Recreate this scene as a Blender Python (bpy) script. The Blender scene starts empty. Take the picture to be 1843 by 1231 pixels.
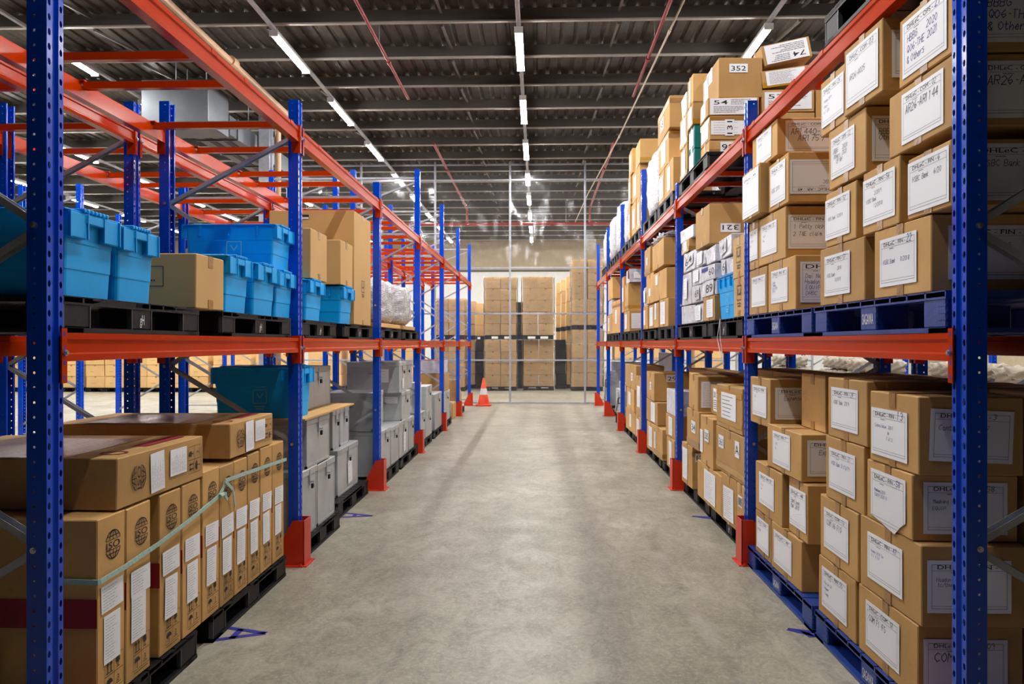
import bpy, math, random
from mathutils import Matrix, Vector
random.seed(7)
PI = math.pi
S = bpy.context.scene
COL = S.collection
ORD = ['first', 'second', 'third', 'fourth', 'fifth', 'sixth', 'seventh', 'eighth', 'ninth', 'tenth', 'eleventh', 'twelfth', 'thirteenth', 'fourteenth', 'fifteenth', 'sixteenth']

# ------------------------------------------------------------------ materials
def s2l(c):
    return tuple(((x / 255) / 12.92 if x / 255 <= .04045 else ((x / 255 + .055) / 1.055) ** 2.4) for x in c) + (1,)

def mat(name, col, rough=.5, metal=0, spec=.5, vary=0, bump=0, bscale=40, bstretch=(1, 1, 1), mottle=0, mscale=6, dirt=None, dscale=3, dlo=.55, dhi=.75, coat=0):
    m = bpy.data.materials.new(name); m.use_nodes = True
    nt = m.node_tree; N = nt.nodes; L = nt.links
    b = N['Principled BSDF']
    b.inputs['Roughness'].default_value = rough
    b.inputs['Metallic'].default_value = metal
    b.inputs['Specular IOR Level'].default_value = spec
    b.inputs['Coat Weight'].default_value = coat
    b.inputs['Coat Roughness'].default_value = .1
    tc = N.new('ShaderNodeTexCoord')
    rgb = N.new('ShaderNodeRGB'); rgb.outputs[0].default_value = col
    out = rgb.outputs[0]
    oi = None
    if vary or mottle or bump or dirt:
        oi = N.new('ShaderNodeObjectInfo')
        off = N.new('ShaderNodeVectorMath'); off.operation = 'MULTIPLY_ADD'
        L.new(oi.outputs['Random'], off.inputs[0]); off.inputs[1].default_value = (37, 53, 71)
        L.new(tc.outputs['Object'], off.inputs[2])
        vec = off.outputs[0]
    if vary:
        hs = N.new('ShaderNodeHueSaturation')
        mr = N.new('ShaderNodeMapRange'); mr.inputs['To Min'].default_value = 1 - vary; mr.inputs['To Max'].default_value = 1 + vary
        L.new(oi.outputs['Random'], mr.inputs['Value']); L.new(mr.outputs[0], hs.inputs['Value'])
        L.new(out, hs.inputs['Color']); out = hs.outputs[0]
    if mottle:
        n = N.new('ShaderNodeTexNoise'); n.inputs['Scale'].default_value = mscale; n.inputs['Detail'].default_value = 5
        L.new(vec, n.inputs['Vector'])
        mr = N.new('ShaderNodeMapRange'); mr.inputs['From Min'].default_value = .3; mr.inputs['From Max'].default_value = .7
        mr.inputs['To Min'].default_value = 1 - mottle; mr.inputs['To Max'].default_value = 1 + mottle
        L.new(n.outputs['Fac'], mr.inputs['Value'])
        hs = N.new('ShaderNodeHueSaturation'); L.new(mr.outputs[0], hs.inputs['Value']); L.new(out, hs.inputs['Color']); out = hs.outputs[0]
    if dirt:
        n = N.new('ShaderNodeTexNoise'); n.inputs['Scale'].default_value = dscale; n.inputs['Detail'].default_value = 8; n.inputs['Roughness'].default_value = .7
        L.new(vec, n.inputs['Vector'])
        mr = N.new('ShaderNodeMapRange'); mr.inputs['From Min'].default_value = dlo; mr.inputs['From Max'].default_value = dhi
        L.new(n.outputs['Fac'], mr.inputs['Value'])
        mx = N.new('ShaderNodeMix'); mx.data_type = 'RGBA'
        L.new(mr.outputs[0], mx.inputs[0]); L.new(out, mx.inputs[6]); mx.inputs[7].default_value = dirt; out = mx.outputs[2]
    L.new(out, b.inputs['Base Color'])
    if bump:
        mp = N.new('ShaderNodeMapping'); mp.inputs['Scale'].default_value = bstretch
        L.new(vec, mp.inputs['Vector'])
        n = N.new('ShaderNodeTexNoise'); n.inputs['Scale'].default_value = bscale; n.inputs['Detail'].default_value = 4
        L.new(mp.outputs[0], n.inputs['Vector'])
        bp = N.new('ShaderNodeBump'); bp.inputs['Strength'].default_value = bump; bp.inputs['Distance'].default_value = .01
        L.new(n.outputs['Fac'], bp.inputs['Height']); L.new(bp.outputs[0], b.inputs['Normal'])
    return m

def emit(name, col, st):
    m = bpy.data.materials.new(name); m.use_nodes = True
    N = m.node_tree.nodes; b = N['Principled BSDF']
    b.inputs['Base Color'].default_value = (.9, .9, .9, 1)
    b.inputs['Emission Color'].default_value = col; b.inputs['Emission Strength'].default_value = st
    return m

def film(name, amount, scale, stretch, rough=.12, tint=(1, 1, 1, 1), bumpst=.8, haze=0):
    m = bpy.data.materials.new(name); m.use_nodes = True
    nt = m.node_tree; N = nt.nodes; L = nt.links
    N.remove(N['Principled BSDF']); out = N['Material Output']
    tr = N.new('ShaderNodeBsdfTransparent'); tr.inputs[0].default_value = tint
    gl = N.new('ShaderNodeBsdfGlossy'); gl.inputs['Roughness'].default_value = rough
    tc = N.new('ShaderNodeTexCoord'); mp = N.new('ShaderNodeMapping'); mp.inputs['Scale'].default_value = stretch
    L.new(tc.outputs['Object'], mp.inputs['Vector'])
    n = N.new('ShaderNodeTexNoise'); n.inputs['Scale'].default_value = scale; n.inputs['Detail'].default_value = 6; n.inputs['Distortion'].default_value = 1.2
    L.new(mp.outputs[0], n.inputs['Vector'])
    bp = N.new('ShaderNodeBump'); bp.inputs['Strength'].default_value = bumpst; bp.inputs['Distance'].default_value = .03 if not haze or haze > .02 else .12
    L.new(n.outputs['Fac'], bp.inputs['Height']); L.new(bp.outputs[0], gl.inputs['Normal'])
    lw = N.new('ShaderNodeFresnel'); lw.inputs[0].default_value = 1.4
    mm = N.new('ShaderNodeMath'); mm.operation = 'MULTIPLY_ADD'; mm.inputs[1].default_value = .8; mm.inputs[2].default_value = amount
    L.new(lw.outputs[0], mm.inputs[0])
    mx = N.new('ShaderNodeMixShader'); L.new(mm.outputs[0], mx.inputs[0]); L.new(tr.outputs[0], mx.inputs[1]); L.new(gl.outputs[0], mx.inputs[2])
    last = mx.outputs[0]
    if haze:
        df = N.new('ShaderNodeBsdfDiffuse'); df.inputs[0].default_value = (.8, .8, .8, 1)
        m2 = N.new('ShaderNodeMixShader'); m2.inputs[0].default_value = haze
        L.new(last, m2.inputs[1]); L.new(df.outputs[0], m2.inputs[2]); last = m2.outputs[0]
    L.new(last, out.inputs['Surface'])
    return m

CARD = mat('cardboard', s2l((197, 153, 92)), .78, vary=.16, mottle=.12, mscale=3, bump=.5, bscale=7, bstretch=(1, 1, 1), dirt=s2l((160, 116, 62)), dscale=4, dlo=.62, dhi=.8)
CARDF = None
CARDL = mat('pale_cardboard', s2l((206, 164, 104)), .8, vary=.06, mottle=.05, mscale=2, bump=.15, bscale=7)
TAPE = mat('brown_tape', s2l((168, 122, 62)), .3, vary=.1, bump=.3, bscale=50)
TAPEY = mat('amber_tape', s2l((188, 138, 40)), .25, bump=.3, bscale=50)
CLEAR = film('clear_tape', .05, 40, (1, 1, 1), .1)
PAPER = mat('white_paper', s2l((246, 247, 253)), .55, vary=.04, bump=.2, bscale=12)
INK = mat('black_ink', s2l((24, 24, 28)), .6)
INKB = mat('blue_ink', s2l((36, 54, 150)), .6)
INKG = mat('grey_ink', s2l((70, 72, 84)), .6)
RED = mat('red_ink', s2l((150, 25, 40)), .6)
BLUE = mat('blue_paint', s2l((0, 72, 204)), .17, vary=.05, mottle=.08, mscale=3, dirt=s2l((40, 80, 170)), dscale=14, dlo=.7, dhi=.82, bump=.03, bscale=12)
ORANGE = mat('orange_paint', s2l((196, 56, 2)), .16, spec=.16, vary=.05, mottle=.06, mscale=3, dirt=s2l((140, 44, 10)), dscale=9, dlo=.66, dhi=.8, bump=.03, bscale=12)
GUARD = mat('guard_red_paint', s2l((212, 52, 20)), .4, mottle=.08, dirt=s2l((120, 50, 40)), dscale=14, dlo=.66, dhi=.78)
GALV = mat('galvanised_steel', s2l((176, 180, 188)), .36, .3, mottle=.12, mscale=12)
BOLT = mat('zinc_bolt', s2l((200, 200, 200)), .25, .9)
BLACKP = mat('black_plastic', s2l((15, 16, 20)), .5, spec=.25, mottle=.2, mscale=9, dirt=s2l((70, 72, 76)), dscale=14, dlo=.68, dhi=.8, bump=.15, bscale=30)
BLUEP = mat('blue_pallet_plastic', s2l((26, 62, 142)), .45, mottle=.15, mscale=9, dirt=s2l((70, 95, 150)), dscale=12, dlo=.66, dhi=.82, bump=.1)
TOTE = mat('tote_blue_plastic', s2l((0, 172, 252)), .45, spec=.3, vary=.06, mottle=.04, bump=.06, bscale=30)
TOTED = mat('tote_emblem_ink', s2l((120, 200, 235)), .6)
STEEL = mat('grey_painted_steel', s2l((184, 188, 190)), .42, .25, vary=.12, mottle=.1, mscale=5, dirt=s2l((128, 129, 130)), dscale=8, dlo=.6, dhi=.8, bump=.1, bscale=14)
STEELW = mat('pale_steel', s2l((200, 204, 206)), .35, .2, vary=.06, mottle=.06)
WRAPW = mat('white_wrapped_package', s2l((220, 220, 230)), .25, vary=.06, mottle=.14, mscale=9, bump=1.6, bscale=12, dirt=s2l((120, 120, 138)), dscale=6, dlo=.58, dhi=.8)
WRAPG = mat('crinkled_white_film', s2l((190, 190, 196)), .2, vary=.06, mottle=.3, mscale=22, bump=1.6, bscale=16, bstretch=(1, 1, 4))
TEAL = mat('teal_card', s2l((0, 128, 130)), .5, mottle=.06)
SACK = mat('woven_white_sack', s2l((160, 150, 132)), .7, vary=.1, mottle=.12, bump=.6, bscale=12)
WHITE = mat('white_print', s2l((225, 228, 232)), .5)
CONEO = mat('cone_orange', s2l((235, 70, 25)), .5)
REDP = mat('red_pipe_paint', s2l((138, 20, 18)), .45, mottle=.1)
BEIGEP = mat('beige_conduit', s2l((196, 184, 160)), .5)
BROWNP = mat('brown_pipe', s2l((150, 118, 90)), .5, mottle=.1)
PURL = mat('purlin_steel', s2l((80, 76, 70)), .5, .3, mottle=.12, mscale=3)
FLANGE_LIT = mat('purlin_flange_lit', s2l((164, 158, 148)), .5, .2, mottle=.1, mscale=3)  # purlin steel coloured paler, light along the bottom flange put into the colour
WHITEM = mat('white_enamel', s2l((215, 215, 215)), .4)
DUCT = mat('duct_steel', s2l((84, 88, 93)), .4, .5, mottle=.12, mscale=4)
ROPE = mat('pale_green_strap', s2l((168, 200, 192)), .35, mottle=.1, bump=.5, bscale=60)
TAPEB = mat('blue_floor_tape', s2l((46, 44, 150)), .5)
FILM = film('clear_plastic_sheet', .03, 2.2, (1, 1, 1), .1, (.97, .97, .95, 1), .35, .04)
WRAPF = film('stretch_film', .13, 9, (1, 1, 2.5), .12, (.98, .98, .98, 1), 1.0, .005)
LAMP = emit('lamp_diffuser', (1, .985, .96, 1), 162)

def concrete():
    m = bpy.data.materials.new('worn_concrete'); m.use_nodes = True
    nt = m.node_tree; N = nt.nodes; L = nt.links; b = N['Principled BSDF']
    tc = N.new('ShaderNodeTexCoord')
    def noise(sc, det, st=(1, 1, 1), rough=.6, dist=0):
        mp = N.new('ShaderNodeMapping'); mp.inputs['Scale'].default_value = st; L.new(tc.outputs['Object'], mp.inputs['Vector'])
        n = N.new('ShaderNodeTexNoise'); n.inputs['Scale'].default_value = sc; n.inputs['Detail'].default_value = det; n.inputs['Roughness'].default_value = rough; n.inputs['Distortion'].default_value = dist
        L.new(mp.outputs[0], n.inputs['Vector']); return n.outputs['Fac']
    def rng(v, a, c, lo, hi):
        r = N.new('ShaderNodeMapRange'); r.inputs['From Min'].default_value = a; r.inputs['From Max'].default_value = c; r.inputs['To Min'].default_value = lo; r.inputs['To Max'].default_value = hi
        L.new(v, r.inputs['Value']); return r.outputs[0]
    def mixc(f, a, c):
        x = N.new('ShaderNodeMix'); x.data_type = 'RGBA'; L.new(f, x.inputs[0])
        for i, v in ((6, a), (7, c)):
            if isinstance(v, tuple): x.inputs[i].default_value = v
            else: L.new(v, x.inputs[i])
        return x.outputs[2]
    c = mixc(rng(noise(.9, 8, dist=.6), .35, .68, 0, 1), s2l((148, 142, 124)), s2l((184, 178, 160)))
    c = mixc(rng(noise(2.6, 9, (3, .6, 1), .7), .55, .75, 0, .45), c, s2l((104, 100, 92)))
    c = mixc(rng(noise(14, 8, rough=.75), .6, .78, 0, .5), c, s2l((88, 84, 76)))
    c = mixc(rng(noise(7, 12, (1, .6, 1), .85, 1), .42, .62, 0, .7), c, s2l((112, 105, 90)))
    c = mixc(rng(noise(40, 10, rough=.8), .5, .66, 0, .65), c, s2l((200, 194, 178)))
    c = mixc(rng(noise(22, 10, (1, .4, 1), .85, 2), .58, .68, 0, .8), c, s2l((66, 60, 50)))
    c = mixc(rng(noise(5, 10, (1, .5, 1), .8, 2), .62, .70, 0, .5), c, s2l((206, 200, 186)))
    sx = N.new('ShaderNodeSeparateXYZ'); L.new(tc.outputs['Object'], sx.inputs[0])       # one long scraped line in the slab
    def M(op, a, b_, c_=None):
        q = N.new('ShaderNodeMath'); q.operation = op
        for i, v in enumerate((a, b_) if c_ is None else (a, b_, c_)):
            if isinstance(v, (int, float)): q.inputs[i].default_value = v
            else: L.new(v, q.inputs[i])
        return q.outputs[0]
    wob = M('MULTIPLY_ADD', noise(3, 6, (.2, 1, 1)), .14, .0)
    ln = M('ABSOLUTE', M('SUBTRACT', M('ADD', sx.outputs[0], wob), M('MULTIPLY_ADD', sx.outputs[1], -.012, 1.02)), 0)
    ok = M('MULTIPLY', rng(noise(2.3, 6), .44, .52, 0, 1), rng(noise(30, 8, rough=.8), .4, .55, 0, .55))
    c = mixc(M('MULTIPLY', rng(ln, .004, .05, 1, 0), ok), c, s2l((96, 92, 84)))
    c = mixc(M('MULTIPLY', rng(ln, .0, .07, .9, 0), rng(noise(1.3, 3), .48, .6, 0, .38)), c, s2l((206, 202, 190)))
    # thin meandering cracks and scuffs
    v = N.new('ShaderNodeTexVoronoi'); v.feature = 'DISTANCE_TO_EDGE'; v.inputs['Scale'].default_value = .35
    mp = N.new('ShaderNodeMapping'); L.new(tc.outputs['Object'], mp.inputs['Vector'])
    wn = N.new('ShaderNodeTexNoise'); wn.inputs['Scale'].default_value = 2; wn.inputs['Detail'].default_value = 6
    L.new(tc.outputs['Object'], wn.inputs['Vector'])
    vm = N.new('ShaderNodeVectorMath'); vm.operation = 'ADD'; L.new(mp.outputs[0], vm.inputs[0]); L.new(wn.outputs['Color'], vm.inputs[1]); L.new(vm.outputs[0], v.inputs['Vector'])
    c = mixc(rng(v.outputs['Distance'], 0, .004, .18, 0), c, s2l((90, 86, 80)))
    L.new(c, b.inputs['Base Color'])
    r = rng(noise(3, 6), .3, .7, .32, .55); L.new(r, b.inputs['Roughness'])
    b.inputs['Specular IOR Level'].default_value = .45
    bp = N.new('ShaderNodeBump'); bp.inputs['Strength'].default_value = .12; bp.inputs['Distance'].default_value = .01
    L.new(noise(30, 6), bp.inputs['Height']); L.new(bp.outputs[0], b.inputs['Normal'])
    return m
CONC = concrete()
FOIL = mat('roof_foil', s2l((74, 70, 64)), .4, .35, mottle=.28, mscale=5, bump=.7, bscale=5, bstretch=(7, .35, 1), dirt=s2l((48, 43, 38)), dscale=2.2, dlo=.5, dhi=.7)
WALLW = mat('wall_white', s2l((222, 222, 220)), .7, mottle=.04)
WALLD = mat('wall_dark', s2l((70, 66, 60)), .8)
WALLB = mat('wall_beige', s2l((176, 160, 134)), .7, mottle=.06)

# ------------------------------------------------------------------ mesh building
class MB:
    def __init__(s): s.v = []; s.f = []; s.mi = []
    def add(s, v, f, mi=0):
        o = len(s.v); s.v += [tuple(p) for p in v]; s.f += [tuple(i + o for i in q) for q in f]; s.mi += [mi] * len(f); return s
    def box(s, x0, x1, y0, y1, z0, z1, mi=0):
        v = [(x, y, z) for z in (z0, z1) for y in (y0, y1) for x in (x0, x1)]
        return s.add(v, [(0, 2, 3, 1), (4, 5, 7, 6), (0, 1, 5, 4), (2, 6, 7, 3), (0, 4, 6, 2), (1, 3, 7, 5)], mi)
    def cbox(s, x0, x1, y0, y1, z0, z1, b=.004, mi=0, jit=0):
        """box with chamfered edges"""
        xs, ys, zs = (x0, x1), (y0, y1), (z0, z1)
        V = {}; verts = []
        jt = {}
        for i in (0, 1):
            for j in (0, 1):
                for k in (0, 1):
                    d = ((1 - 2 * i) * random.uniform(0, jit), (1 - 2 * j) * random.uniform(0, jit), -random.uniform(0, jit) if k else 0) if jit else (0, 0, 0)
                    sx, sy, sz = (b if i == 0 else -b), (b if j == 0 else -b), (b if k == 0 else -b)
                    for a in range(3):
                        p = [xs[i] + (sx if a != 0 else 0) + d[0], ys[j] + (sy if a != 1 else 0) + d[1], zs[k] + (sz if a != 2 else 0) + d[2]]
                        V[i, j, k, a] = len(verts); verts.append(p)
        F = []
        F.append([V[0, 0, 0, 0], V[0, 0, 1, 0], V[0, 1, 1, 0], V[0, 1, 0, 0]]); F.append([V[1, 0, 0, 0], V[1, 1, 0, 0], V[1, 1, 1, 0], V[1, 0, 1, 0]])
        F.append([V[0, 0, 0, 1], V[1, 0, 0, 1], V[1, 0, 1, 1], V[0, 0, 1, 1]]); F.append([V[0, 1, 0, 1], V[0, 1, 1, 1], V[1, 1, 1, 1], V[1, 1, 0, 1]])
        F.append([V[0, 0, 0, 2], V[0, 1, 0, 2], V[1, 1, 0, 2], V[1, 0, 0, 2]]); F.append([V[0, 0, 1, 2], V[1, 0, 1, 2], V[1, 1, 1, 2], V[0, 1, 1, 2]])
        for j in (0, 1):
            for k in (0, 1): F.append([V[0, j, k, 1], V[1, j, k, 1], V[1, j, k, 2], V[0, j, k, 2]])
        for i in (0, 1):
            for k in (0, 1): F.append([V[i, 0, k, 0], V[i, 1, k, 0], V[i, 1, k, 2], V[i, 0, k, 2]])
        for i in (0, 1):
            for j in (0, 1): F.append([V[i, j, 0, 0], V[i, j, 1, 0], V[i, j, 1, 1], V[i, j, 0, 1]])
        for i in (0, 1):
            for j in (0, 1):
                for k in (0, 1): F.append([V[i, j, k, 0], V[i, j, k, 1], V[i, j, k, 2]])
        c = [(x0 + x1) / 2, (y0 + y1) / 2, (z0 + z1) / 2]
        for q in F:   # outward winding
            a, bb, cc = [Vector(verts[i]) for i in q[:3]]
            n = (bb - a).cross(cc - a)
            if n.dot(a - Vector(c)) < 0: q.reverse()
        return s.add(verts, F, mi)
    def tube(s, p0, p1, r, n=10, r2=None, mi=0):
        p0, p1 = Vector(p0), Vector(p1); r2 = r if r2 is None else r2
        d = (p1 - p0).normalized(); a = d.orthogonal().normalized(); b = d.cross(a)
        v = [p + (a * math.cos(2 * PI * k / n) + b * math.sin(2 * PI * k / n)) * rr for p, rr in ((p0, r), (p1, r2)) for k in range(n)]
        f = [(k, (k + 1) % n, n + (k + 1) % n, n + k) for k in range(n)] + [tuple(reversed(range(n))), tuple(range(n, 2 * n))]
        return s.add(v, f, mi)
    def bar(s, p0, p1, w, h, up=(0, 0, 1), mi=0):
        """rectangular bar, w across, h along 'up'"""
        p0, p1 = Vector(p0), Vector(p1); d = (p1 - p0).normalized()
        a = d.cross(Vector(up))
        a = a.normalized() if a.length > 1e-6 else d.orthogonal().normalized(); b = a.cross(d)
        v = [p + a * x * w / 2 + b * y * h / 2 for p in (p0, p1) for x, y in ((-1, -1), (1, -1), (1, 1), (-1, 1))]
        return s.add(v, [(0, 1, 2, 3), (7, 6, 5, 4), (0, 4, 5, 1), (1, 5, 6, 2), (2, 6, 7, 3), (3, 7, 4, 0)], mi)
    def path(s, pts, r, n=8, mi=0):
        for a, b in zip(pts, pts[1:]): s.tube(a, b, r, n, mi=mi)
        return s
    def prism(s, poly, x0, x1, mi=0):
        """poly in (y,z), extruded along x"""
        n = len(poly); v = [(x, p[0], p[1]) for x in (x0, x1) for p in poly]
        return s.add(v, [(k, (k + 1) % n, n + (k + 1) % n, n + k) for k in range(n)] + [tuple(reversed(range(n))), tuple(range(n, 2 * n))], mi)
    def ribbon(s, pts, w, z=0, mi=0):
        """flat stroke in the xy plane"""
        for (ax, ay), (bx, by) in zip(pts, pts[1:]):
            d = Vector((bx - ax, by - ay)); l = d.length
            if l < 1e-7: continue
            d /= l; nx, ny = -d.y * w / 2, d.x * w / 2; ex, ey = d.x * w * .35, d.y * w * .35
            s.add([(ax - ex + nx, ay - ey + ny, z), (ax - ex - nx, ay - ey - ny, z), (bx + ex - nx, by + ey - ny, z), (bx + ex + nx, by + ey + ny, z)], [(0, 1, 2, 3)], mi)
        return s
    def rect(s, x0, x1, y0, y1, z=0, mi=0):
        return s.add([(x0, y0, z), (x1, y0, z), (x1, y1, z), (x0, y1, z)], [(0, 1, 2, 3)], mi)
    def mesh(s, name, mats, smooth=False):
        me = bpy.data.meshes.new(name); me.from_pydata(s.v, [], s.f)
        for m in (mats if isinstance(mats, (list, tuple)) else [mats]): me.materials.append(m)
        if any(s.mi): me.polygons.foreach_set('material_index', s.mi)
        if smooth: me.polygons.foreach_set('use_smooth', [True] * len(s.f))
        me.update(); return me

def obj(name, me, parent=None, M=None):
    o = bpy.data.objects.new(name, me); COL.objects.link(o)
    if parent: o.parent = parent
    if M is not None: o.matrix_local = M
    return o

USED = {}
def tag(o, label, cat, group=None, kind='thing'):
    o['label'] = label; o['category'] = cat; o['kind'] = kind
    if group: o['group'] = group
    USED.setdefault(label, []).append(o.name)
    return o

def struct(name, me, M=None):
    o = obj(name, me, None, M); o['kind'] = 'structure'; return o

def TR(x, y, z, rz=0, rx=0, ry=0):
    return Matrix.Translation((x, y, z)) @ Matrix.Rotation(rz, 4, 'Z') @ Matrix.Rotation(ry, 4, 'Y') @ Matrix.Rotation(rx, 4, 'X')

SIDE = {'R': -PI / 2, 'L': PI / 2, 'N': 0}

# ------------------------------------------------------------------ lettering
_txt = {}
def text_geo(s):
    if s not in _txt:
        c = bpy.data.curves.new('lettering', 'FONT'); c.body = s; c.size = 1; c.resolution_u = 3; c.offset = 0 if 'M' in s else .005
        o = bpy.data.objects.new('lettering', c); COL.objects.link(o)
        dg = bpy.context.evaluated_depsgraph_get()
        me = o.evaluated_get(dg).to_mesh()
        v = [tuple(p.co) for p in me.vertices]; f = [tuple(p.vertices) for p in me.polygons]
        o.evaluated_get(dg).to_mesh_clear()
        bpy.data.objects.remove(o); bpy.data.curves.remove(c)
        xs = [p[0] for p in v] or [0, 1]
        _txt[s] = (v, f, min(xs), max(xs))
    return _txt[s]

def add_text(mb, s, x, y, size, w=None, mi=0, center=False, z=0, rot=0):
    v, f, a, b = text_geo(s)
    k = size if w is None else w / max(b - a, 1e-6)
    ky = size
    ox = x - (k * (b - a) / 2 if center else 0)
    pts = [(ox + (p[0] - a) * k, y + p[1] * ky) for p in v]
    if rot:
        cx = x if center else x; ca, sa = math.cos(rot), math.sin(rot)
        pts = [(cx + (px - cx) * ca - (py - y) * sa, y + (px - cx) * sa + (py - y) * ca) for px, py in pts]
    mb.add([(px, py, z) for px, py in pts], f, mi)

# a hand-drawn single stroke alphabet on a 4 x 6 grid
HAND = {'A': '00 26 40,12 32', 'B': '00 06 36 44 33 03,33 41 30 00', 'C': '45 26 04 02 20 41', 'D': '00 06 26 44 42 20 00', 'E': '46 06 00 40,03 33', 'F': '00 06 46,03 33', 'G': '45 26 04 02 20 41 43 23',
        'H': '00 06,40 46,03 43', 'I': '20 26', 'J': '46 41 20 01', 'K': '00 06,46 03 40', 'L': '06 00 40', 'M': '00 06 23 46 40', 'N': '00 06 40 46', 'O': '26 04 02 20 42 44 26', 'P': '00 06 36 45 43 03', 'Q': '26 04 02 20 42 44 26,22 40',
        'R': '00 06 36 45 43 03,23 40', 'S': '45 26 05 33 41 20 01', 'T': '06 46,26 20', 'U': '06 01 20 41 46', 'V': '06 20 46', 'W': '06 10 24 30 46', 'X': '00 46,06 40', 'Y': '06 23 46,23 20', 'Z': '06 46 00 40',
        '0': '26 04 02 20 42 44 26', '1': '05 16 10', '2': '05 26 44 00 40', '3': '05 26 44 23 42 20 01', '4': '30 36 02 42', '5': '46 06 03 33 42 20 01', '6': '36 03 02 20 42 33 02', '7': '06 46 10,13 33', '8': '23 05 26 45 23 02 20 42 23', '9': '44 26 05 23 44 30',
        '-': '13 33', '&': '40 05 26 35 02 20 42', '/': '00 46', '.': '10 11', ' ': '',
        'a': '34 14 01 20 33,34 30 40', 'b': '06 00 20 33 14 02', 'c': '34 14 02 10 30', 'd': '36 30,33 14 01 20 32', 'e': '02 32 24 13 01 20 31', 'f': '36 26 15 10,04 24', 'g': '34 14 02 21 33,34 3- 1-', 'h': '06 00,02 24 33 30', 'i': '14 10,15 16',
        'k': '06 00,34 02 30', 'l': '16 10 20', 'm': '00 04,03 14 20,22 34 40', 'n': '00 04,02 24 33 30', 'o': '14 02 10 30 32 14', 'p': '0- 04 24 33 21 01', 'r': '00 04,02 24 34', 's': '34 14 03 32 30 00', 't': '16 11 20 31,04 34', 'u': '04 01 20 33,34 30', 'v': '04 20 34', 'w': '04 10 23 30 44', 'x': '00 34,04 30', 'y': '04 21,34 1- 0-'}
def hand(mb, s, x, y, h, mi=0, slant=.12, jit=.25, w=None, pen=None):
    u = h / 6; pen = pen or h * .09
    for ch in s:
        g = HAND.get(ch, HAND.get(ch.upper(), ''))
        jx, jy = random.uniform(-jit, jit) * u, random.uniform(-jit, jit) * u
        for st in g.split(','):
            pts = []
            for q in st.split():
                py = -2 if q[1] == '-' else int(q[1])
                px = int(q[0]) + random.uniform(-jit, jit) * .5
                py += random.uniform(-jit, jit) * .5
                pts.append((x + jx + px * u * .8 + py * u * slant, y + jy + py * u))
            if len(pts) > 1: mb.ribbon(pts, pen, 0, mi)
        x += u * (4.4 if ch.isupper() or ch.isdigit() else 3.6)
    return x

def print_lines(mb, x0, x1, y0, y1, n, pen=.0016, fill=.8, mi=0):
    """unreadable small print: rows of short word-long dashes"""
    for i in range(n):
        y = y1 - (y1 - y0) * (i + .5) / n; x = x0; end = x0 + (x1 - x0) * random.uniform(.55, 1) * fill + (x1 - x0) * (1 - fill) * .5
        while x < end:
            l = random.uniform(.006, .03); mb.rect(x, min(x + l, end), y - pen / 2, y + pen / 2, 0, mi); x += l + .004

def frame_lines(mb, x0, x1, y0, y1, p=.0012, mi=0):
    mb.rect(x0, x1, y0, y0 + p, 0, mi); mb.rect(x0, x1, y1 - p, y1, 0, mi); mb.rect(x0, x0 + p, y0, y1, 0, mi); mb.rect(x1 - p, x1, y0, y1, 0, mi)

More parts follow.
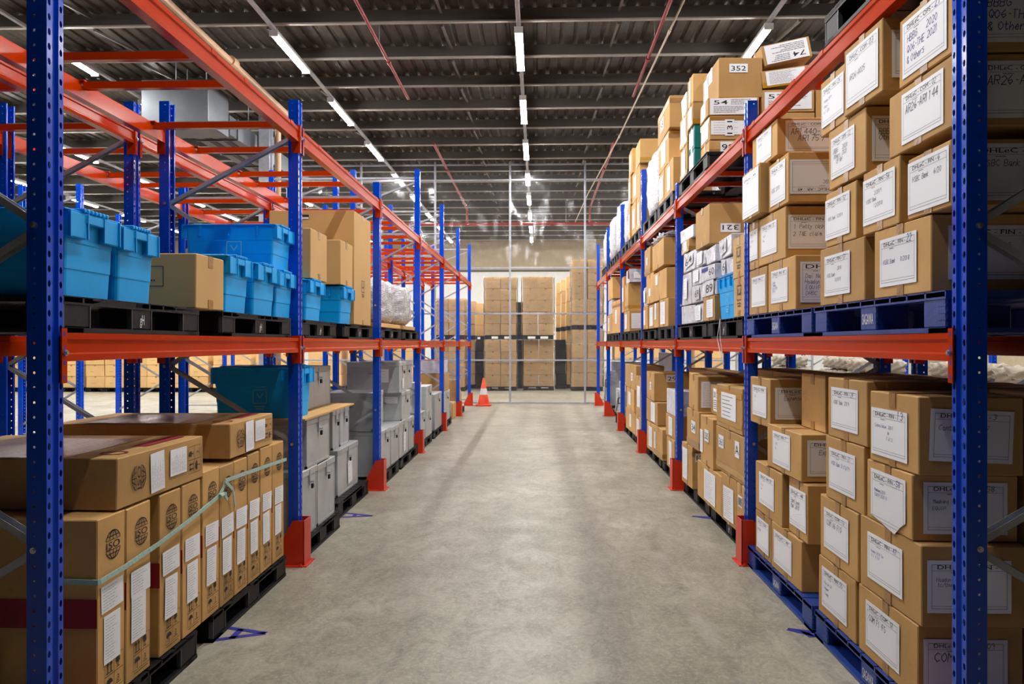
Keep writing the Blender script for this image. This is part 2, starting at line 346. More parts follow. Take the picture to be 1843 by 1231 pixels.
def paper(root, face, w, d, h, spec):
    """a sheet stuck on a carton face: spec = dict(u,v,pw,ph,roll,kind,...)"""
    pw, ph = spec['pw'], spec['ph']; u = spec.get('u', 0); v = spec.get('v', 0); roll = spec.get('roll', 0)
    eps = .0022 + spec.get('lift', 0)
    if face == 'F':
        M = Matrix.Translation((u, -d / 2 - eps, h / 2 + v)) @ Matrix(((1, 0, 0, 0), (0, 0, -1, 0), (0, 1, 0, 0), (0, 0, 0, 1)))
    elif face == 'R':
        M = Matrix.Translation((w / 2 + eps, u, h / 2 + v)) @ Matrix(((0, 0, 1, 0), (1, 0, 0, 0), (0, 1, 0, 0), (0, 0, 0, 1)))
    else:
        M = Matrix.Translation((-w / 2 - eps, -u, h / 2 + v)) @ Matrix(((0, 0, -1, 0), (-1, 0, 0, 0), (0, 1, 0, 0), (0, 0, 0, 1)))
    M = M @ Matrix.Rotation(roll, 4, 'Z')
    mb = MB().box(-pw / 2, pw / 2, -ph / 2, ph / 2, -.0006, .0006)
    if spec.get('torn'):
        mb = MB(); q = [(-pw / 2, ph / 2), (-pw / 2, -ph / 2 + .03), (-pw * .1, -ph / 2 + .01), (pw * .2, -ph / 2 - .005), (pw * .27, -ph / 2 + .012), (pw * .36, -ph / 2 + .035), (pw / 2, -ph / 2 + .06), (pw / 2, ph / 2)]
        n = len(q); mb.add([(a, b, z) for z in (-.0006, .0006) for a, b in q], [tuple(range(n, 2 * n)), tuple(reversed(range(n)))] + [(k, (k + 1) % n, n + (k + 1) % n, n + k) for k in range(n)])
    p = obj('paper_label', mb.mesh('paper_label', spec.get('mat', PAPER)), root, M)
    k = spec['kind']; pr = MB(); hw = MB()
    if k == 'file':        # framed office sheet: printed heading, hand-written number and notes
        m = pw * .05
        frame_lines(pr, -pw / 2 + m, pw / 2 - m, -ph / 2 + m, ph / 2 - m)
        pr.rect(-pw / 2 + m, pw / 2 - m, ph * .5 - ph * .2, ph * .5 - ph * .2 + .001, 0)
        pr.rect(-pw / 2 + m, pw / 2 - m, -ph * .5 + ph * .13, -ph * .5 + ph * .13 + .001, 0)
        s = spec['head']; num = spec.get('num', '')
        tw = pw * (.60 if num else .72)
        add_text(pr, s, -pw / 2 + pw * .12, ph / 2 - ph * .165, ph * .115 * spec.get('hs', 1), w=tw)
        pr.rect(-pw * .22, -pw * .1, ph / 2 - ph * .235, ph / 2 - ph * .225, 0)
        if num:
            hand(hw, num, -pw / 2 + pw * .12 + tw + pw * .03, ph / 2 - ph * .175, ph * .11 * spec.get('ns', 1), 0)
        y = ph / 2 - ph * .40
        for line in spec.get('notes', []):
            hh = ph * spec.get('nh', .085)
            L = max(len(line), 1); hh = min(hh, pw * .84 / (L * .76))
            hand(hw, line, -pw / 2 + pw * .1 + random.uniform(0, .03) * pw, min(y, ph * .24 - hh), hh); y -= ph * spec.get('lead', .135)
        ink = spec.get('ink', INKG)
    elif k == 'number':
        add_text(pr, spec['text'], 0, -ph * .3, ph * .8, w=pw * .8, center=True); ink = INK
    elif k == 'sheet':     # shipping sheet, number plus small print
        if spec.get('text'):
            add_text(pr, spec['text'], -pw * .42, ph * .12, ph * .36, w=pw * .3)
            print_lines(pr, -pw * .05, pw * .45, ph * .08, ph * .45, 4, ph * .03)
            print_lines(pr, -pw * .42, pw * .45, -ph * .42, ph * .02, 5, ph * .03)
        else:
            print_lines(pr, -pw * .42, pw * .42, -ph * .44, ph * .44, spec.get('n', 14), spec.get('pen', .0018))
        ink = INK
    elif k == 'barcode':
        x = -pw * .42
        while x < pw * .42:
            b = random.choice((.0015, .003, .0045)); pr.rect(x, x + b, -ph * .35, ph * .35, 0); x += b + random.choice((.002, .004))
        ink = INK
    T = Matrix.Translation((0, 0, .0012))
    if pr.f: obj('printing', pr.mesh('printing', INK), p, T)
    if hw.f: obj('handwriting', hw.mesh('handwriting', ink), p, T)
    return p

def file_label(head, num='', notes=(), face='F', u=0, v=0, pw=.315, ph=.2, roll=0, **k):
    return dict(face=face, kind='file', head=head, num=num, notes=list(notes), u=u, v=v, pw=pw, ph=ph, roll=roll, **k)

# ------------------------------------------------------------------ cartons
def carton(label, side, ya, yb, z0, z1, x, depth=.42, rz=0, rx=0, m=None, papers=(), tape=TAPE, group='cartons', name='cardboard_carton', cat='carton', jit=.003, lap=.06, ry=0):
    """ya/yb: extent along the aisle, x: plane of the face towards the aisle; 'N' side: ya/yb are X extents and x is the Y of the front"""
    w = abs(ya - yb); h = z1 - z0; c = (ya + yb) / 2
    if side == 'R': loc = (x + depth / 2, c)
    elif side == 'L': loc = (x - depth / 2, c)
    else: loc = (c, x + depth / 2)
    mb = MB().cbox(-w / 2, w / 2, -depth / 2, depth / 2, 0, h, .004, jit=jit)
    o = obj(name, mb.mesh(name, m or CARD), None, TR(loc[0], loc[1], z0, SIDE[side] + rz, rx, ry))
    tag(o, label, cat, group)
    if tape:
        t = .0012; tw = min(.055, w * .22); tb = MB()
        tb.box(-tw / 2, tw / 2, -depth / 2 - t, depth / 2, h - .001, h + t)
        tb.box(-tw / 2, tw / 2, -depth / 2 - t, -depth / 2 + .001, h - lap, h + t)
        obj('tape', tb.mesh('tape', tape), o)
        if lap > .05: obj('tape', MB().box(-tw / 2, tw / 2, -depth / 2 - t, -depth / 2 + .001, 0, lap * .8).mesh('tape', tape), o)
    for s in papers:
        paper(o, s['face'], w, depth, h, s)
    return o

# ------------------------------------------------------------------ rack hardware
def post_mesh(H):
    """perforated upright: open channel, front towards -Y"""
    mb = MB(); P = .05; n = int(H / P)
    prof = [(-.030, .067), (-.045, .067), (-.045, 0), (-.018, 0), (-.011, .010), (.011, .010), (.018, 0), (.045, 0), (.045, .067), (.030, .067)]
    for i, (a, b) in enumerate(zip(prof, prof[1:])):
        a, b = Vector((a[0], a[1], 0)), Vector((b[0], b[1], 0)); L = (b - a).length
        if i in (1, 2, 6, 7):
            flange = i in (1, 7)
            cen = .6 if (i == 1) else (.4 if i == 7 else .5)
            rx_, rz_ = (.0048, .0048) if flange else (.0078, .0125)
            if flange: cen = 1 - .62 if i == 1 else .62
            for k in range(n):
                zc = (k + .5) * P
                def pt(u, dz): q = a + (b - a) * (u / L); return (q.x, q.y, zc + dz)
                uc = cen * L
                out = [pt(0, -P / 2), pt(L, -P / 2), pt(L, P / 2), pt(0, P / 2)]
                inn = [pt(uc + rx_ * math.cos(PI / 8 + q * PI / 4), rz_ * math.sin(PI / 8 + q * PI / 4)) for q in range(8)]
                # octagon points: 0,1 right/up ... ; corners LL LR UR UL
                mb.add(out + inn, [(1, 2, 4, 11), (2, 5, 4), (2, 3, 6, 5), (3, 7, 6), (3, 0, 8, 7), (0, 9, 8), (0, 1, 10, 9), (1, 11, 10)])
        else:
            mb.add([(a.x, a.y, 0), (b.x, b.y, 0), (b.x, b.y, n * P), (a.x, a.y, n * P)], [(0, 1, 2, 3)])
    me = mb.mesh('post', BLUE)
    o = bpy.data.objects.new('post', me); COL.objects.link(o)
    md = o.modifiers.new('thickness', 'SOLIDIFY'); md.thickness = .0022; md.offset = 0
    dg = bpy.context.evaluated_depsgraph_get()
    m2 = bpy.data.meshes.new_from_object(o.evaluated_get(dg)); bpy.data.objects.remove(o)
    return m2
POST = {3.2: post_mesh(3.2), 3.95: post_mesh(3.95)}
PLATE = MB().box(-.065, .065, -.02, .1, 0, .006).mesh('base_plate', BLUE)
BOLTM = MB().tube((0, -.009, 0), (0, .002, 0), .011, 8).tube((0, -.014, 0), (0, -.008, 0), .0065, 8).mesh('bolt', BOLT)

def brace_mesh(L):
    mb = MB()   # C channel along X, open to -Z
    mb.box(0, L, -.02, .02, .008, .01).box(0, L, -.02, -.018, -.015, .01).box(0, L, .018, .02, -.015, .01)
    return mb.mesh('brace', GALV)
_br = {}
FD = .97      # frame depth
def upright(side, xf, y, H, label, group, bolts=True, guard=None):
    """frame with its aisle-side post face on plane xf and first edge at y; goes back from the aisle"""
    sg = 1 if side == 'R' else -1
    root = bpy.data.objects.new('rack_upright', None); COL.objects.link(root)
    root.matrix_local = TR(xf, y + .045, 0, SIDE[side]); tag(root, label, 'rack frame', group)
    obj('post', POST[H], root); obj('post', POST[H], root, TR(0, FD, 0, PI))
    obj('base_plate', PLATE, root); obj('base_plate', PLATE, root, TR(0, FD, 0, PI))
    yf, yr = .04, FD - .04
    nodes = [('h', .14), ('d', yr, .28, yf, .83), ('d', yf, .83, yr, 1.365), ('d', yr, 1.365, yf, 1.92), ('d', yf, 1.92, yr, 2.49), ('d', yr, 2.49, yf, 2.96), ('h', 3.05)]
    if H > 3.5: nodes += [('d', yf, 3.1, yr, 3.46), ('d', yr, 3.46, yf, 3.78), ('h', 3.83)]
    for nd in nodes:
        if nd[0] == 'h': a, b = Vector((0, yf, nd[1])), Vector((0, yr, nd[1]))
        else: a, b = Vector((0, nd[1], nd[2])), Vector((0, nd[3], nd[4]))
        d = b - a; L = round(d.length, 3)
        if L not in _br: _br[L] = brace_mesh(L)
        xax = d.normalized(); yax = Vector((1, 0, 0)); zax = xax.cross(yax)
        M = Matrix((xax, yax, zax)).transposed().to_4x4(); M.translation = a
        obj('brace', _br[L], root, M)
        if bolts:
            for p in ((a, b) if nd[0] == 'h' else (a,)):
                for sx in (-1, 1):
                    obj('bolt', BOLTM, root, Matrix.Translation((sx * .047, p.y, p.z)) @ Matrix.Rotation(PI / 2 * sx, 4, 'Z'))
    return root

BEAMP = [(0, .1), (0, .078), (.006, .072), (.006, .03), (0, .024), (0, 0), (.05, 0), (.05, .072), (.036, .074), (.036, .1)]
BL = 2.608
BEAM = MB().prism(BEAMP, -BL / 2, BL / 2).mesh('rack_beam', ORANGE)
_c = MB().box(-.004, .004, -.006, .05, -.075, .115).box(.0, .03, -.009, -.004, -.075, .115)
for z in (-.055, -.005, .045, .095): _c.box(.012, .02, -.0095, -.0035, z - .008, z + .008, 1)
CONN = _c.mesh('end_connector', [ORANGE, BLUE])
def beam(side, xf, y0, ztop, label, group, facing=1):
    """beam spanning a bay that starts at y0 (far edge of the first post)"""
    rz = SIDE[side] + (0 if facing == 1 else PI)
    sg = (1 if side == 'R' else -1) * facing
    o = obj('rack_beam', BEAM, None, TR(xf - .006 * sg, y0 + BL / 2 + .001, ztop - .1, rz)); tag(o, label, 'rack beam', group)
    for s in (-1, 1):
        c = obj('end_connector', CONN, o, Matrix.Translation((s * BL / 2, 0, 0)) @ (Matrix.Identity(4) if s > 0 else Matrix.Diagonal((-1, 1, 1, 1))))
        obj('bolt', BOLTM, c, Matrix.Translation((.016, -.008, .03)))
    return o

_b = MB().box(-.02, .02, .05, FD - .05, -.045, -.005)
_b.box(-.03, .03, .0, .06, -.002, .004).box(-.03, .03, -.0085, -.0035, -.022, .004).box(-.03, .03, FD - .06, FD, -.002, .004)
BARM = _b.mesh('support_bar', ORANGE)

_g = MB(); T = .006
_g.box(-.075, .075, -.052, -.046, 0, .31)                                    # plate towards the aisle
for s in (-1, 1):
    x0, x1 = (s * .075 - T, s * .075) if s > 0 else (s * .075, s * .075 + T)
    poly = [(-.05, 0), (.16, 0), (.16, .06), (.03, .31), (-.05, .31)]
    _g.prism(poly, x0, x1)
_g.box(-.1, .1, -.075, -.045, 0, .006).box(-.11, -.07, -.05, .15, 0, .006).box(.07, .11, -.05, .15, 0, .006)
GUARDM = _g.mesh('post_guard', GUARD)
ANCH = MB().tube((0, 0, .004), (0, 0, .022), .009, 8).tube((0, 0, .004), (0, 0, .008), .02, 10).mesh('anchor_bolt', GUARD)
def guard(side, xf, y, label):
    o = obj('post_guard', GUARDM, None, TR(xf, y + .045, .0005, SIDE[side])); tag(o, label, 'post guard', 'red post guards on the aisle')
    for px, py in ((-.09, -.03), (.09, -.03), (.095, .1), (-.095, .1)): obj('anchor_bolt', ANCH, o, Matrix.Translation((px, py, 0)))

def pallet_mesh(w, d, h, m):
    mb = MB()
    n = 9; sw = w / n
    for i in range(n): mb.box(-w / 2 + i * sw + .006, -w / 2 + (i + 1) * sw - .006, -d / 2, d / 2, h - .022, h)
    for yy in (-d / 2, -.05, d / 2 - .1): mb.box(-w / 2, w / 2, yy, yy + .1, h - .03, h - .004)
    for yy in (-d / 2, -.06, d / 2 - .12): mb.box(-w / 2, w / 2, yy, yy + .12, 0, .018)
    for xx in (-w / 2, w / 2 - .12): mb.box(xx, xx + .12, -d / 2, d / 2, 0, .017)
    return mb.mesh('plastic_pallet', m)
_pm = {}
def pallet(side, ya, yb, z, x, depth, h, m, label, group, text=None, name='plastic_pallet'):
    w = round(abs(ya - yb), 2); key = (w, round(depth, 2), h, m.name)
    if key not in _pm:
        bw = .16
        b = MB().cbox(-bw / 2, bw / 2, 0, .14, .017, h - .021, .006)
        if m is BLUEP:
            for z_ in (.045, .07, .095): b.box(bw / 2 - .05, bw / 2 + .002, -.002, .05, z_, z_ + .005)
        else: b.box(-bw / 2 - .002, -bw / 2 + .004, -.002, .02, .018, h - .022, 1).box(bw / 2 - .004, bw / 2 + .002, -.002, .02, .018, h - .022, 1)
        _pm[key] = (pallet_mesh(w, depth, h, m), b.mesh('block', [m, DUCT]))
    pm, bm = _pm[key]; c = (ya + yb) / 2
    loc = (x + depth / 2, c) if side == 'R' else ((x - depth / 2, c) if side == 'L' else (c, x + depth / 2))
    o = obj(name, pm, None, TR(loc[0], loc[1], z, SIDE[side])); tag(o, label, 'pallet', group)
    for xx in (-w / 2 + .085, 0, w / 2 - .085):
        for yy in (-depth / 2 + .004, -.07, depth / 2 - .144):
            bl = obj('block', bm, o, Matrix.Translation((xx, yy, 0)))
            if text and abs(xx) < .01 and yy < -.2:
                tm = MB(); add_text(tm, text, 0, h * .3, h * .44, w=.11 if len(text) > 3 else .035, center=True)
                tx = obj('stencilled_text', tm.mesh('stencilled_text', WHITE), bl, Matrix.Translation((0, -.0025, 0)) @ Matrix.Rotation(PI / 2, 4, 'X'))
    return o

# ------------------------------------------------------------------ totes, steel boxes, bundles
def ring(w, d, z, r=.02):
    pts = []
    for cx, cy, a0 in ((w / 2 - r, d / 2 - r, 0), (-w / 2 + r, d / 2 - r, 90), (-w / 2 + r, -d / 2 + r, 180), (w / 2 - r, -d / 2 + r, 270)):
        for k in range(4):
            a = math.radians(a0 + 30 * k); pts.append((cx + r * math.cos(a), cy + r * math.sin(a), z))
    return pts
def tote(label, side, ya, yb, z0, z1, x, depth, emblem=False, rz=0, fingers=True):
    w = abs(ya - yb); h = z1 - z0; c = (ya + yb) / 2
    loc = (x + depth / 2, c) if side == 'R' else (x - depth / 2, c)
    mb = MB(); d = depth
    rings = [(.90, 0), (.925, .3 * h), (.94, .31 * h), (.955, .6 * h), (.97, .615 * h), (.985, .9 * h), (1, .905 * h), (1, .955 * h)]
    n = 16; vs = []
    for k, z in rings: vs += ring(w * k - (1 - k) * 0, d - (1 - k) * w, z)
    fs = [tuple(reversed(range(n)))]
    for i in range(len(rings) - 1):
        for k in range(n): fs.append((i * n + k, i * n + (k + 1) % n, (i + 1) * n + (k + 1) % n, (i + 1) * n + k))
    fs.append(tuple(range((len(rings) - 1) * n, len(rings) * n)))
    mb.add(vs, fs)
    for s in (-1, 1):                                   # hand-hold flanges on both ends
        y0, y1 = (-d / 2 - .016, -d / 2 + .012) if s < 0 else (d / 2 - .012, d / 2 + .016)
        mb.cbox(-w * .48, -w * .17, y0, y1, .66 * h, .955 * h, .004); mb.cbox(w * .17, w * .48, y0, y1, .66 * h, .955 * h, .004)
        mb.cbox(-w * .2, w * .2, y0 - .003 * (s < 0), y1 + .003 * (s > 0), .84 * h, .955 * h, .004)
        for q in (-.49, -.17, .15, .47):
            mb.box(w * q, w * (q + .02), y0 - .006 if s < 0 else y1, y0 if s < 0 else y1 + .006, .66 * h, .955 * h)
    for s in (-1, 1):                                   # ribs under the rim on the long sides
        xx = s * (w / 2)
        for q in (-.32, 0, .32): mb.box(xx - .012 if s < 0 else xx - .02, xx + .02 if s < 0 else xx + .012, d * q - .006, d * q + .006, .72 * h, .93 * h)
    o = obj('plastic_tote', mb.mesh('plastic_tote', TOTE), None, TR(loc[0], loc[1], z0, SIDE[side] + rz)); tag(o, label, 'storage tote', 'blue lidded totes')
    lb = MB(); lb.cbox(-w / 2 - .012, w / 2 + .012, -d / 2 - .012, d / 2 + .012, .955 * h, h - .008, .004)
    lb.cbox(-w / 2 + .03, w / 2 - .03, -d / 2 + .03, d / 2 - .03, h - .009, h, .003)
    if fingers:
        for q in range(7):
            xx = -w * .22 + w * .44 * q / 6
            lb.cbox(xx - .008, xx + .008, -d / 2 - .022, -d / 2 + .05, .965 * h, h + .004, .003)
    obj('lid', lb.mesh('lid', TOTE), o)
    if emblem:
        e = MB(); ew = .1
        frame_lines(e, -ew / 2, ew / 2, -.05, .05, .006); e.ribbon([(-.02, .02), (0, -.01), (.02, .02)], .008); e.rect(-.04, .04, -.075, -.066); e.rect(-.03, .03, -.092, -.084)
        if emblem == 'F': M = Matrix.Translation((0, -(d - .05 * w) / 2 - .003, .42 * h)) @ Matrix.Rotation(PI / 2 - .06, 4, 'X')
        else: M = Matrix.Translation((-w * .473 - .003, -d * .05, .42 * h)) @ Matrix.Rotation(-PI / 2, 4, 'Z') @ Matrix.Rotation(PI / 2 - .03, 4, 'X')
        obj('printed_emblem', e.mesh('printed_emblem', TOTED), o, M)
    return o

def steelbox(label, side, ya, yb, z0, z1, x, depth, papers=(), m=None, hasp=True):
    w = abs(ya - yb); h = z1 - z0; d = depth; c = (ya + yb) / 2
    loc = (x + d / 2, c) if side == 'R' else (x - d / 2, c)
    lh = min(.05, h * .14)
    mb = MB().cbox(-w / 2 + .006, w / 2 - .006, -d / 2 + .006, d / 2 - .006, 0, h - lh * .5, .003)
    e = .02
    for sx in (-1, 1):
        for sy in (-1, 1): mb.box(*sorted((sx * (w / 2 - e), sx * (w / 2 - .003))), *sorted((sy * (d / 2 - e), sy * (d / 2 - .003))), .001, h - lh)
    mb.box(-w / 2 + .003, w / 2 - .003, -d / 2 + .003, d / 2 - .003, 0, .018)
    o = obj('steel_box', mb.mesh('steel_box', m or STEEL), None, TR(loc[0], loc[1], z0, SIDE[side])); tag(o, label, 'steel box', 'grey steel storage boxes')
    lb = MB().cbox(-w / 2, w / 2, -d / 2, d / 2, h - lh, h, .004)
    obj('lid', lb.mesh('lid', m or STEEL), o)
    if hasp:
        hb = MB().box(-.016, .016, -d / 2 - .005, -d / 2 + .001, h - lh - .07, h - .01).tube((-.0, -d / 2 - .004, h - lh - .045), (0, -d / 2 - .03, h - lh - .045), .006, 8)
        hb.cbox(-.016, .016, -d / 2 - .026, -d / 2 - .012, h - lh - .095, h - lh - .06, .003, 1)
        obj('hasp', hb.mesh('hasp', [GALV, BLACKP]), o)
        sb = MB(); zz = h * .62
        xx = w / 2 if side == 'R' else -w / 2; s = 1 if side == 'R' else -1
        sb.path([(xx, -.06, zz), (xx + s * .011, -.06, zz), (xx + s * .011, .06, zz), (xx, .06, zz)], .004)
        obj('handle', sb.mesh('handle', BOLT), o)
    for s in papers: paper(o, s['face'], w, d, h, s)
    return o

def lumpy(w, d, h, amp, seed, n=14, rnd=.12, creases=True):
    """rounded block pushed about by sine folds"""
    rr = random.Random(seed); ph = [rr.uniform(0, 6.28) for _ in range(12)]
    mb = MB(); V = {}; verts = []; F = []
    def vid(p):
        k = tuple(round(q, 5) for q in p)
        if k not in V:
            x, y, z = p
            m_ = max(abs(x), abs(y), abs(z)); e = 6
            r = (abs(x) ** e + abs(y) ** e + abs(z) ** e) ** (1 / e)
            s = 1 / r * 1.0 if r > 0 else 1
            x, y, z = x * s, y * s, z * s
            f = amp * (math.sin(7 * x + 3 * z + ph[0]) * math.sin(6 * y + 4 * z + ph[1]) + .7 * math.sin(17 * z + 5 * x + ph[2]) * math.sin(9 * y + 8 * x + ph[3]) + .4 * math.sin(31 * z + 7 * x + 11 * y + ph[4]))
            V[k] = len(verts); verts.append((x * (w / 2 + f), y * (d / 2 + f), (z + 1) / 2 * h + (f * 1.2 if z > .2 else 0)))
        return V[k]
    for ax in range(3):
        for sg in (-1, 1):
            for i in range(n):
                for j in range(n):
                    q = []
                    for a, b in ((i, j), (i + 1, j), (i + 1, j + 1), (i, j + 1)):
                        p = [0, 0, 0]; p[ax] = sg; p[(ax + 1) % 3] = -1 + 2 * a / n; p[(ax + 2) % 3] = -1 + 2 * b / n
                        q.append(vid(p))
                    F.append(q if sg > 0 else q[::-1])
    mb.add(verts, F); return mb
def bundle(label, side, ya, yb, z0, z1, x, depth, m, seed, name, cat, group, amp=.012, rz=0, papers=()):
    w = abs(ya - yb); h = z1 - z0; c = (ya + yb) / 2
    loc = (x + depth / 2, c) if side == 'R' else ((x - depth / 2, c) if side == 'L' else (c, x + depth / 2))
    me = lumpy(w - 2 * amp, depth - 2 * amp, h - amp, amp, seed).mesh(name, m, True)
    o = obj(name, me, None, TR(loc[0], loc[1], z0 + .001, SIDE[side] + rz)); tag(o, label, cat, group)
    for s in papers: paper(o, s['face'], w + .004, depth + .004, h, s)
    return o

# ------------------------------------------------------------------ the hall
XW0, XW1, YW0, YW1, ZR = -24.0, 17.0, -16.0, 34.0, 6.12
struct('floor', MB().box(XW0, XW1, YW0, YW1, -.15, 0).mesh('floor', CONC))
ceil = MB()                                               # ribbed foil-backed roof sheet
x = XW0
nrib = int((XW1 - XW0) / .2)
for k in range(nrib):
    xa = XW0 + k * .2
    ceil.add([(xa, YW0, ZR), (xa + .12, YW0, ZR), (xa + .14, YW0, ZR + .025), (xa + .18, YW0, ZR + .025), (xa + .2, YW0, ZR),
              (xa, YW1, ZR), (xa + .12, YW1, ZR), (xa + .14, YW1, ZR + .025), (xa + .18, YW1, ZR + .025), (xa + .2, YW1, ZR)],
             [(i, i + 5, i + 6, i + 1) for i in range(4)])
ceil.box(XW0, XW1, YW0, YW1, ZR + .03, ZR + .08)
struct('ceiling', ceil.mesh('ceiling', FOIL))
wb = MB().box(XW0, XW1, YW1, YW1 + .2, 0, 4.75, 0); wb.box(XW0, XW1, YW1, YW1 + .2, 4.75, ZR + .08, 1)
struct('wall_back', wb.mesh('wall_back', [WALLW, WALLB]))
struct('trim_1', MB().box(XW0, XW1, YW1 - .03, YW1, 4.7, 4.78).mesh('trim_1', PURL))
for nm, b in (('wall_left', (XW0 - .2, XW0, YW0, YW1)), ('wall_right', (XW1, XW1 + .2, YW0, YW1)), ('wall_front', (XW0, XW1, YW0 - .2, YW0))):
    struct(nm, MB().box(*b, 0, ZR + .08).mesh(nm, WALLD if nm == 'wall_front' else WALLB))
# roof purlins (Z sections across the hall) and the short bridging rods between them
PY = [.1 + 1.3 * k for k in range(26)]
pm = MB().box(XW0, XW1, -.003, .003, 0, .2).box(XW0, XW1, -.06, .003, 0, .005, 1).box(XW0, XW1, -.06, -.055, 0, .02, 1).mesh('roof_purlin', [PURL, FLANGE_LIT])
for i, y in enumerate(PY):
    struct('roof_purlin', pm, TR(0, y, 5.92))
br = MB()
for k in range(len(PY) - 1):
    br.bar((0, PY[k] + .01, 5.9), (0, PY[k] + 1.22, 6.04), .03, .03)
brm = br.mesh('bridging_rod', PURL)
for xx in (-11.1, -8.7, -6.2, -3.75, -1.32, 1.1, 3.55, 6.0, 8.5):
    struct('bridging_rod', brm, TR(xx, 0, 0))

# light rows: a rail hung under the purlins with a batten every 2.85 m
LX = [-.26 + 3.33 * k for k in range(-5, 5)]
hb = MB().cbox(-.055, .055, -.72, .72, .0, .05, .006)
hb.box(-.06, .06, -.74, -.715, -.03, .052).box(-.06, .06, .715, .74, -.03, .052)
HOUS = hb.mesh('ceiling_light', WHITEM)
_d = MB(); n = 8
vs = [(.052 * math.cos(PI + PI * k / n), y, .002 + .032 * math.sin(PI + PI * k / n)) for y in (-.715, .715) for k in range(n + 1)]
_d.add(vs, [(k, k + 1, n + 2 + k, n + 1 + k) for k in range(n)] + [tuple(reversed(range(n + 1))), tuple(range(n + 1, 2 * n + 2))])
DIFF = _d.mesh('diffuser', LAMP)
HANG = MB().tube((0, 0, .04), (0, 0, .1), .004, 6).mesh('hanger', GALV)
rowname = ['sixth row out over the far side hall', 'fifth row out over the far side hall', 'row beyond the next aisle', 'row over the next aisle past the empty racks', 'row over the rack of blue totes', 'row down the middle of the aisle',
           'row over the rack of paper-labelled cartons', 'first row beyond the paper-labelled cartons', 'second row beyond the paper-labelled cartons', 'row by the far right wall']
for r, xx in enumerate(LX):
    ys = [11.03 + 2.85 * k for k in range(-3 if r == 5 else -2 if abs(r - 5) < 2 else -1, 8)]
    rm = MB().cbox(-.028, .028, ys[0] - 1.2, 33.4, 0, .04, .004)
    rail = obj('light_rail', rm.mesh('light_rail', GALV), None, TR(xx, 0, 5.785)); tag(rail, 'grey steel light rail, ' + rowname[r], 'light rail', 'light rails')
    for y in PY:
        if y > ys[0] - 1: obj('hanger', HANG, rail, Matrix.Translation((0, y - .03, 0)))
    for k, y in enumerate(ys):
        o = obj('ceiling_light', HOUS, None, TR(xx, y, 5.73)); tag(o, f'white batten light, {ORD[k]} along the {rowname[r]}', 'ceiling light', 'batten lights')
        obj('diffuser', DIFF, o)

# sprinkler mains, dropper and cross main
def pipe(name, pts, r, m, label, cat, fit=(), grp=None):
    mb = MB().path(pts, r, 12)
    for p, q in fit: mb.tube(p, q, r * 1.45, 12)
    o = obj(name, mb.mesh(name, m, False)); tag(o, label, cat, grp); return o
def hang(parent, pts):
    for p in pts: obj('hanger', MB().tube(p, (p[0], p[1], 6.1), .005, 6).mesh('hanger', GALV), parent)
for nm, xx in (('left', -2.28), ('right', 1.66)):
    w = 'on the side of the blue tote rack' if nm == 'left' else 'beside the pale conduit'
    p = pipe('sprinkler_pipe', [(xx, 3.5, 5.8), (xx, 13.4, 5.83)], .024, REDP, f'near run of red sprinkler pipe {w}', 'pipe', [((xx, y, 5.8 + .003 * (y - 3.5)), (xx, y + .1, 5.8 + .003 * (y - 3.4))) for y in (6.1, 9.2, 11.6)], 'red sprinkler pipes')
    hang(p, [(xx, 5.8, 5.8), (xx, 10.96, 5.82)])
    p = pipe('sprinkler_pipe', [(xx, 16.7, 5.9), (xx, 24.6, 5.86), (xx, 24.6, 5.36)], .03, REDP, f'far red sprinkler pipe with a drop leg {w}', 'pipe', [((xx, y, 5.88), (xx, y + .1, 5.88)) for y in (19.1, 22.4)], 'red sprinkler pipes')
    hang(p, [(xx, 17.5, 5.9), (xx, 22.7, 5.87)])
p = pipe('sprinkler_main', [(-9, 24.6, 5.36), (9, 24.6, 5.36)], .05, REDP, 'thick red sprinkler main running across the hall behind the clear sheet', 'pipe', [((xx, 24.6, 5.36), (xx + .12, 24.6, 5.36)) for xx in (-5.4, -2.34, .4, 1.66, 4.7)])
hang(p, [(xx, 24.6, 5.4) for xx in (-7.5, -4, .9, 4, 7.5)])
pipe('cable_conduit', [(1.88, 6, 5.84), (1.83, 9.8, 5.83), (1.8, 10.6, 5.8), (1.68, 15.9, 5.8), (1.44, 22, 5.82), (1.3, 28, 5.82)], .014, BEIGEP, 'thin pale conduit running under the roof next to a red pipe', 'conduit', [((1.8, 10.5, 5.8), (1.8, 10.65, 5.8)), ((1.68, 15.85, 5.8), (1.68, 16, 5.8))])
pipe('drain_pipe', [(-4.52, 2, 5.73), (-4.58, 13.9, 5.7), (-4.8, 14.0, 5.6), (-4.8, 14.0, 0)], .055, BROWNP, 'brown drain pipe under the roof turning down a steel column', 'pipe', [((-4.53 - .004 * (y - 4), y, 5.715), (-4.53 - .004 * (y - 4), y + .18, 5.715)) for y in (5.2, 8.4, 11.2)])
for i, (cx, cyy) in enumerate(((-5.06, 14.1), (-5.06, 24.3), (12.5, 14.1))):
    cm = MB().box(-.1, .1, -.1, -.088, 0, 6.1).box(-.1, .1, .088, .1, 0, 6.1).box(-.006, .006, -.09, .09, 0, 6.1).box(-.18, .18, -.18, .18, 0, .02)
    struct('column_%d' % (i + 1), cm.mesh('steel_column', GALV), TR(cx, cyy, 0))
